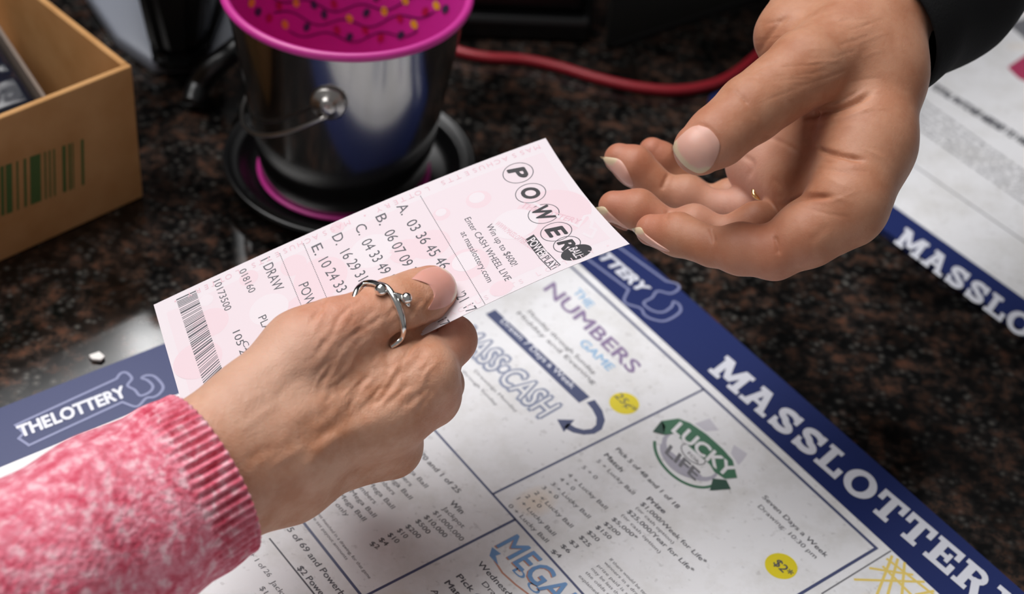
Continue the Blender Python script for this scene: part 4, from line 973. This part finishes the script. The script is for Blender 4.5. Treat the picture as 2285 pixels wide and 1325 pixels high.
#==DEVICES==
def slabpx(name, pxs, h, m, z=0.0003, bev=.003, parent=None, seg=4, smooth=True):
    P = [gp(x, y, z) for x, y in pxs]
    ar = sum(P[i][0] * P[(i + 1) % len(P)][1] - P[(i + 1) % len(P)][0] * P[i][1] for i in range(len(P)))
    if ar < 0: P = P[::-1]
    return from_bm(name, prism_bm(P, h, bev, seg), m, parent, smooth)
def boxat(name, a, u, v, lu, lv, z0, h, m, bev=.003, parent=None, seg=4):
    P = [a, a + u * lu, a + u * lu + v * lv, a + v * lv]
    if np.cross(P[1] - P[0], P[2] - P[1])[2] < 0: P = P[::-1]
    return from_bm(name, prism_bm([np.array([p[0], p[1], z0]) for p in P], h, bev, seg), m, parent)
GREYM = mat('grey_satin_plastic', srgb(112, 116, 126), .35, spec=.5)
# grey stand with a black rounded foot, behind the box
grey = tag(slabpx('stand_plate', [(140, -70), (262, 112), (345, 170), (450, 164), (565, 96), (620, -70)], .010, GREYM, bev=.003), 'flat grey plate on the counter between the cardboard box and the steel bucket', 'plate')
foot = empty('card_reader', gp(400, 80, .0103), 'tall black device standing on the flat grey plate behind the cardboard box', 'device')
def frustum(name, lo, z0, hi, z1, m, parent, bev=.004):
    a_ = [gp(x, y, z0) for x, y in lo]; b_ = [gp(x, y, z1) for x, y in hi]; bm = bmesh.new(); n = len(a_)
    va = [bm.verts.new(tuple(p)) for p in a_]; vb = [bm.verts.new(tuple(p)) for p in b_]; bm.faces.new(va); bm.faces.new(vb)
    for i in range(n): bm.faces.new((va[i], va[(i + 1) % n], vb[(i + 1) % n], vb[i]))
    bmesh.ops.recalc_face_normals(bm, faces=bm.faces); bmesh.ops.bevel(bm, geom=list(bm.edges), offset=bev, segments=4, affect='EDGES'); return from_bm(name, bm, m, parent)
frustum('base', [(343, 156), (372, 166), (436, 164), (470, 126), (505, 30), (505, -120), (300, -120)], .0103, [(338, 120), (368, 134), (434, 132), (466, 96), (500, 0), (500, -150), (296, -150)], .0200, BLACKP, foot, .003)
frustum('body', [(336, 112), (366, 126), (428, 124), (462, 84), (490, -10), (490, -140), (300, -140)], .0200, [(234, -300), (262, -296), (436, -300), (498, -330), (505, -400), (484, -460), (250, -460)], .15, BLACKP, foot, .004)
cb = [gp(x, y, z) for x, y, z in [(430, 235, .006), (445, 190, .012), (475, 150, .022), (520, 115, .028), (560, 80, .026), (590, 40, .02)]]
V, Fc = tube(spline(cb, 40), .0065, 14); tag(obj('cable', V, Fc, BLACKP, None, True), 'thick black cable curving behind the steel bucket on its left', 'cable')
# ticket printer and terminal beyond the red cord, heightened out of view to shade the counter
prn = empty('receipt_printer', gp(1170, 60), 'tall black printer standing right behind the steel bucket', 'printer')
A_ = gp(1318, 100); u_ = gp(1010, 88) - A_; u_ /= np.linalg.norm(u_); v_ = np.array([-.06, 1.0, 0]) / math.hypot(.06, 1)
boxat('base', A_, u_, v_, .100, .09, .0003, .016, BLACKP, .004, prn); boxat('body', A_ + u_ * .004 + v_ * .006, u_, v_, .080, .075, .0160, .22, BLACKP, .006, prn)
term = empty('lottery_terminal', gp(1345, 118), 'dark grey boxy terminal at the top edge, beyond the red cord', 'terminal')
A_ = gp(1345, 118); u_ = gp(1690, 2) - A_; u_ /= np.linalg.norm(u_); v_ = np.array([.08, 1.0, 0]) / math.hypot(.08, 1)
boxat('housing', A_, u_, v_, .20, .14, .0003, .34, DKGREYP, .004, term); boxat('foot_strip', A_ - v_ * .0006 + u_ * .006, u_, v_, .188, .002, .0002, .004, BLACKP, .0005, term)
# red cord
RED = mat('red_cord', srgb(150, 24, 38), .45)
cp = [gp(x, y, .0032) for x, y in [(900, 20), (960, 75), (1010, 110), (1080, 127), (1170, 133), (1250, 150), (1330, 174), (1420, 194), (1510, 201), (1590, 188), (1645, 160), (1695, 118), (1740, 70), (1800, 20)]]
V, Fc = tube(spline(cp, 160), .0030, 14); tag(obj('cord', V, Fc, RED, None, True), 'red cord lying across the dark counter behind the two hands', 'cord')
CHIP = mat('paper_chip', srgb(236, 232, 228), .7)
tag(slabpx('paper_scrap', [(199, 797), (222, 789), (235, 800), (226, 808), (206, 806)], .0016, CHIP, bev=.0003, smooth=False), 'tiny white paper scrap on the granite left of the ticket', 'scrap')
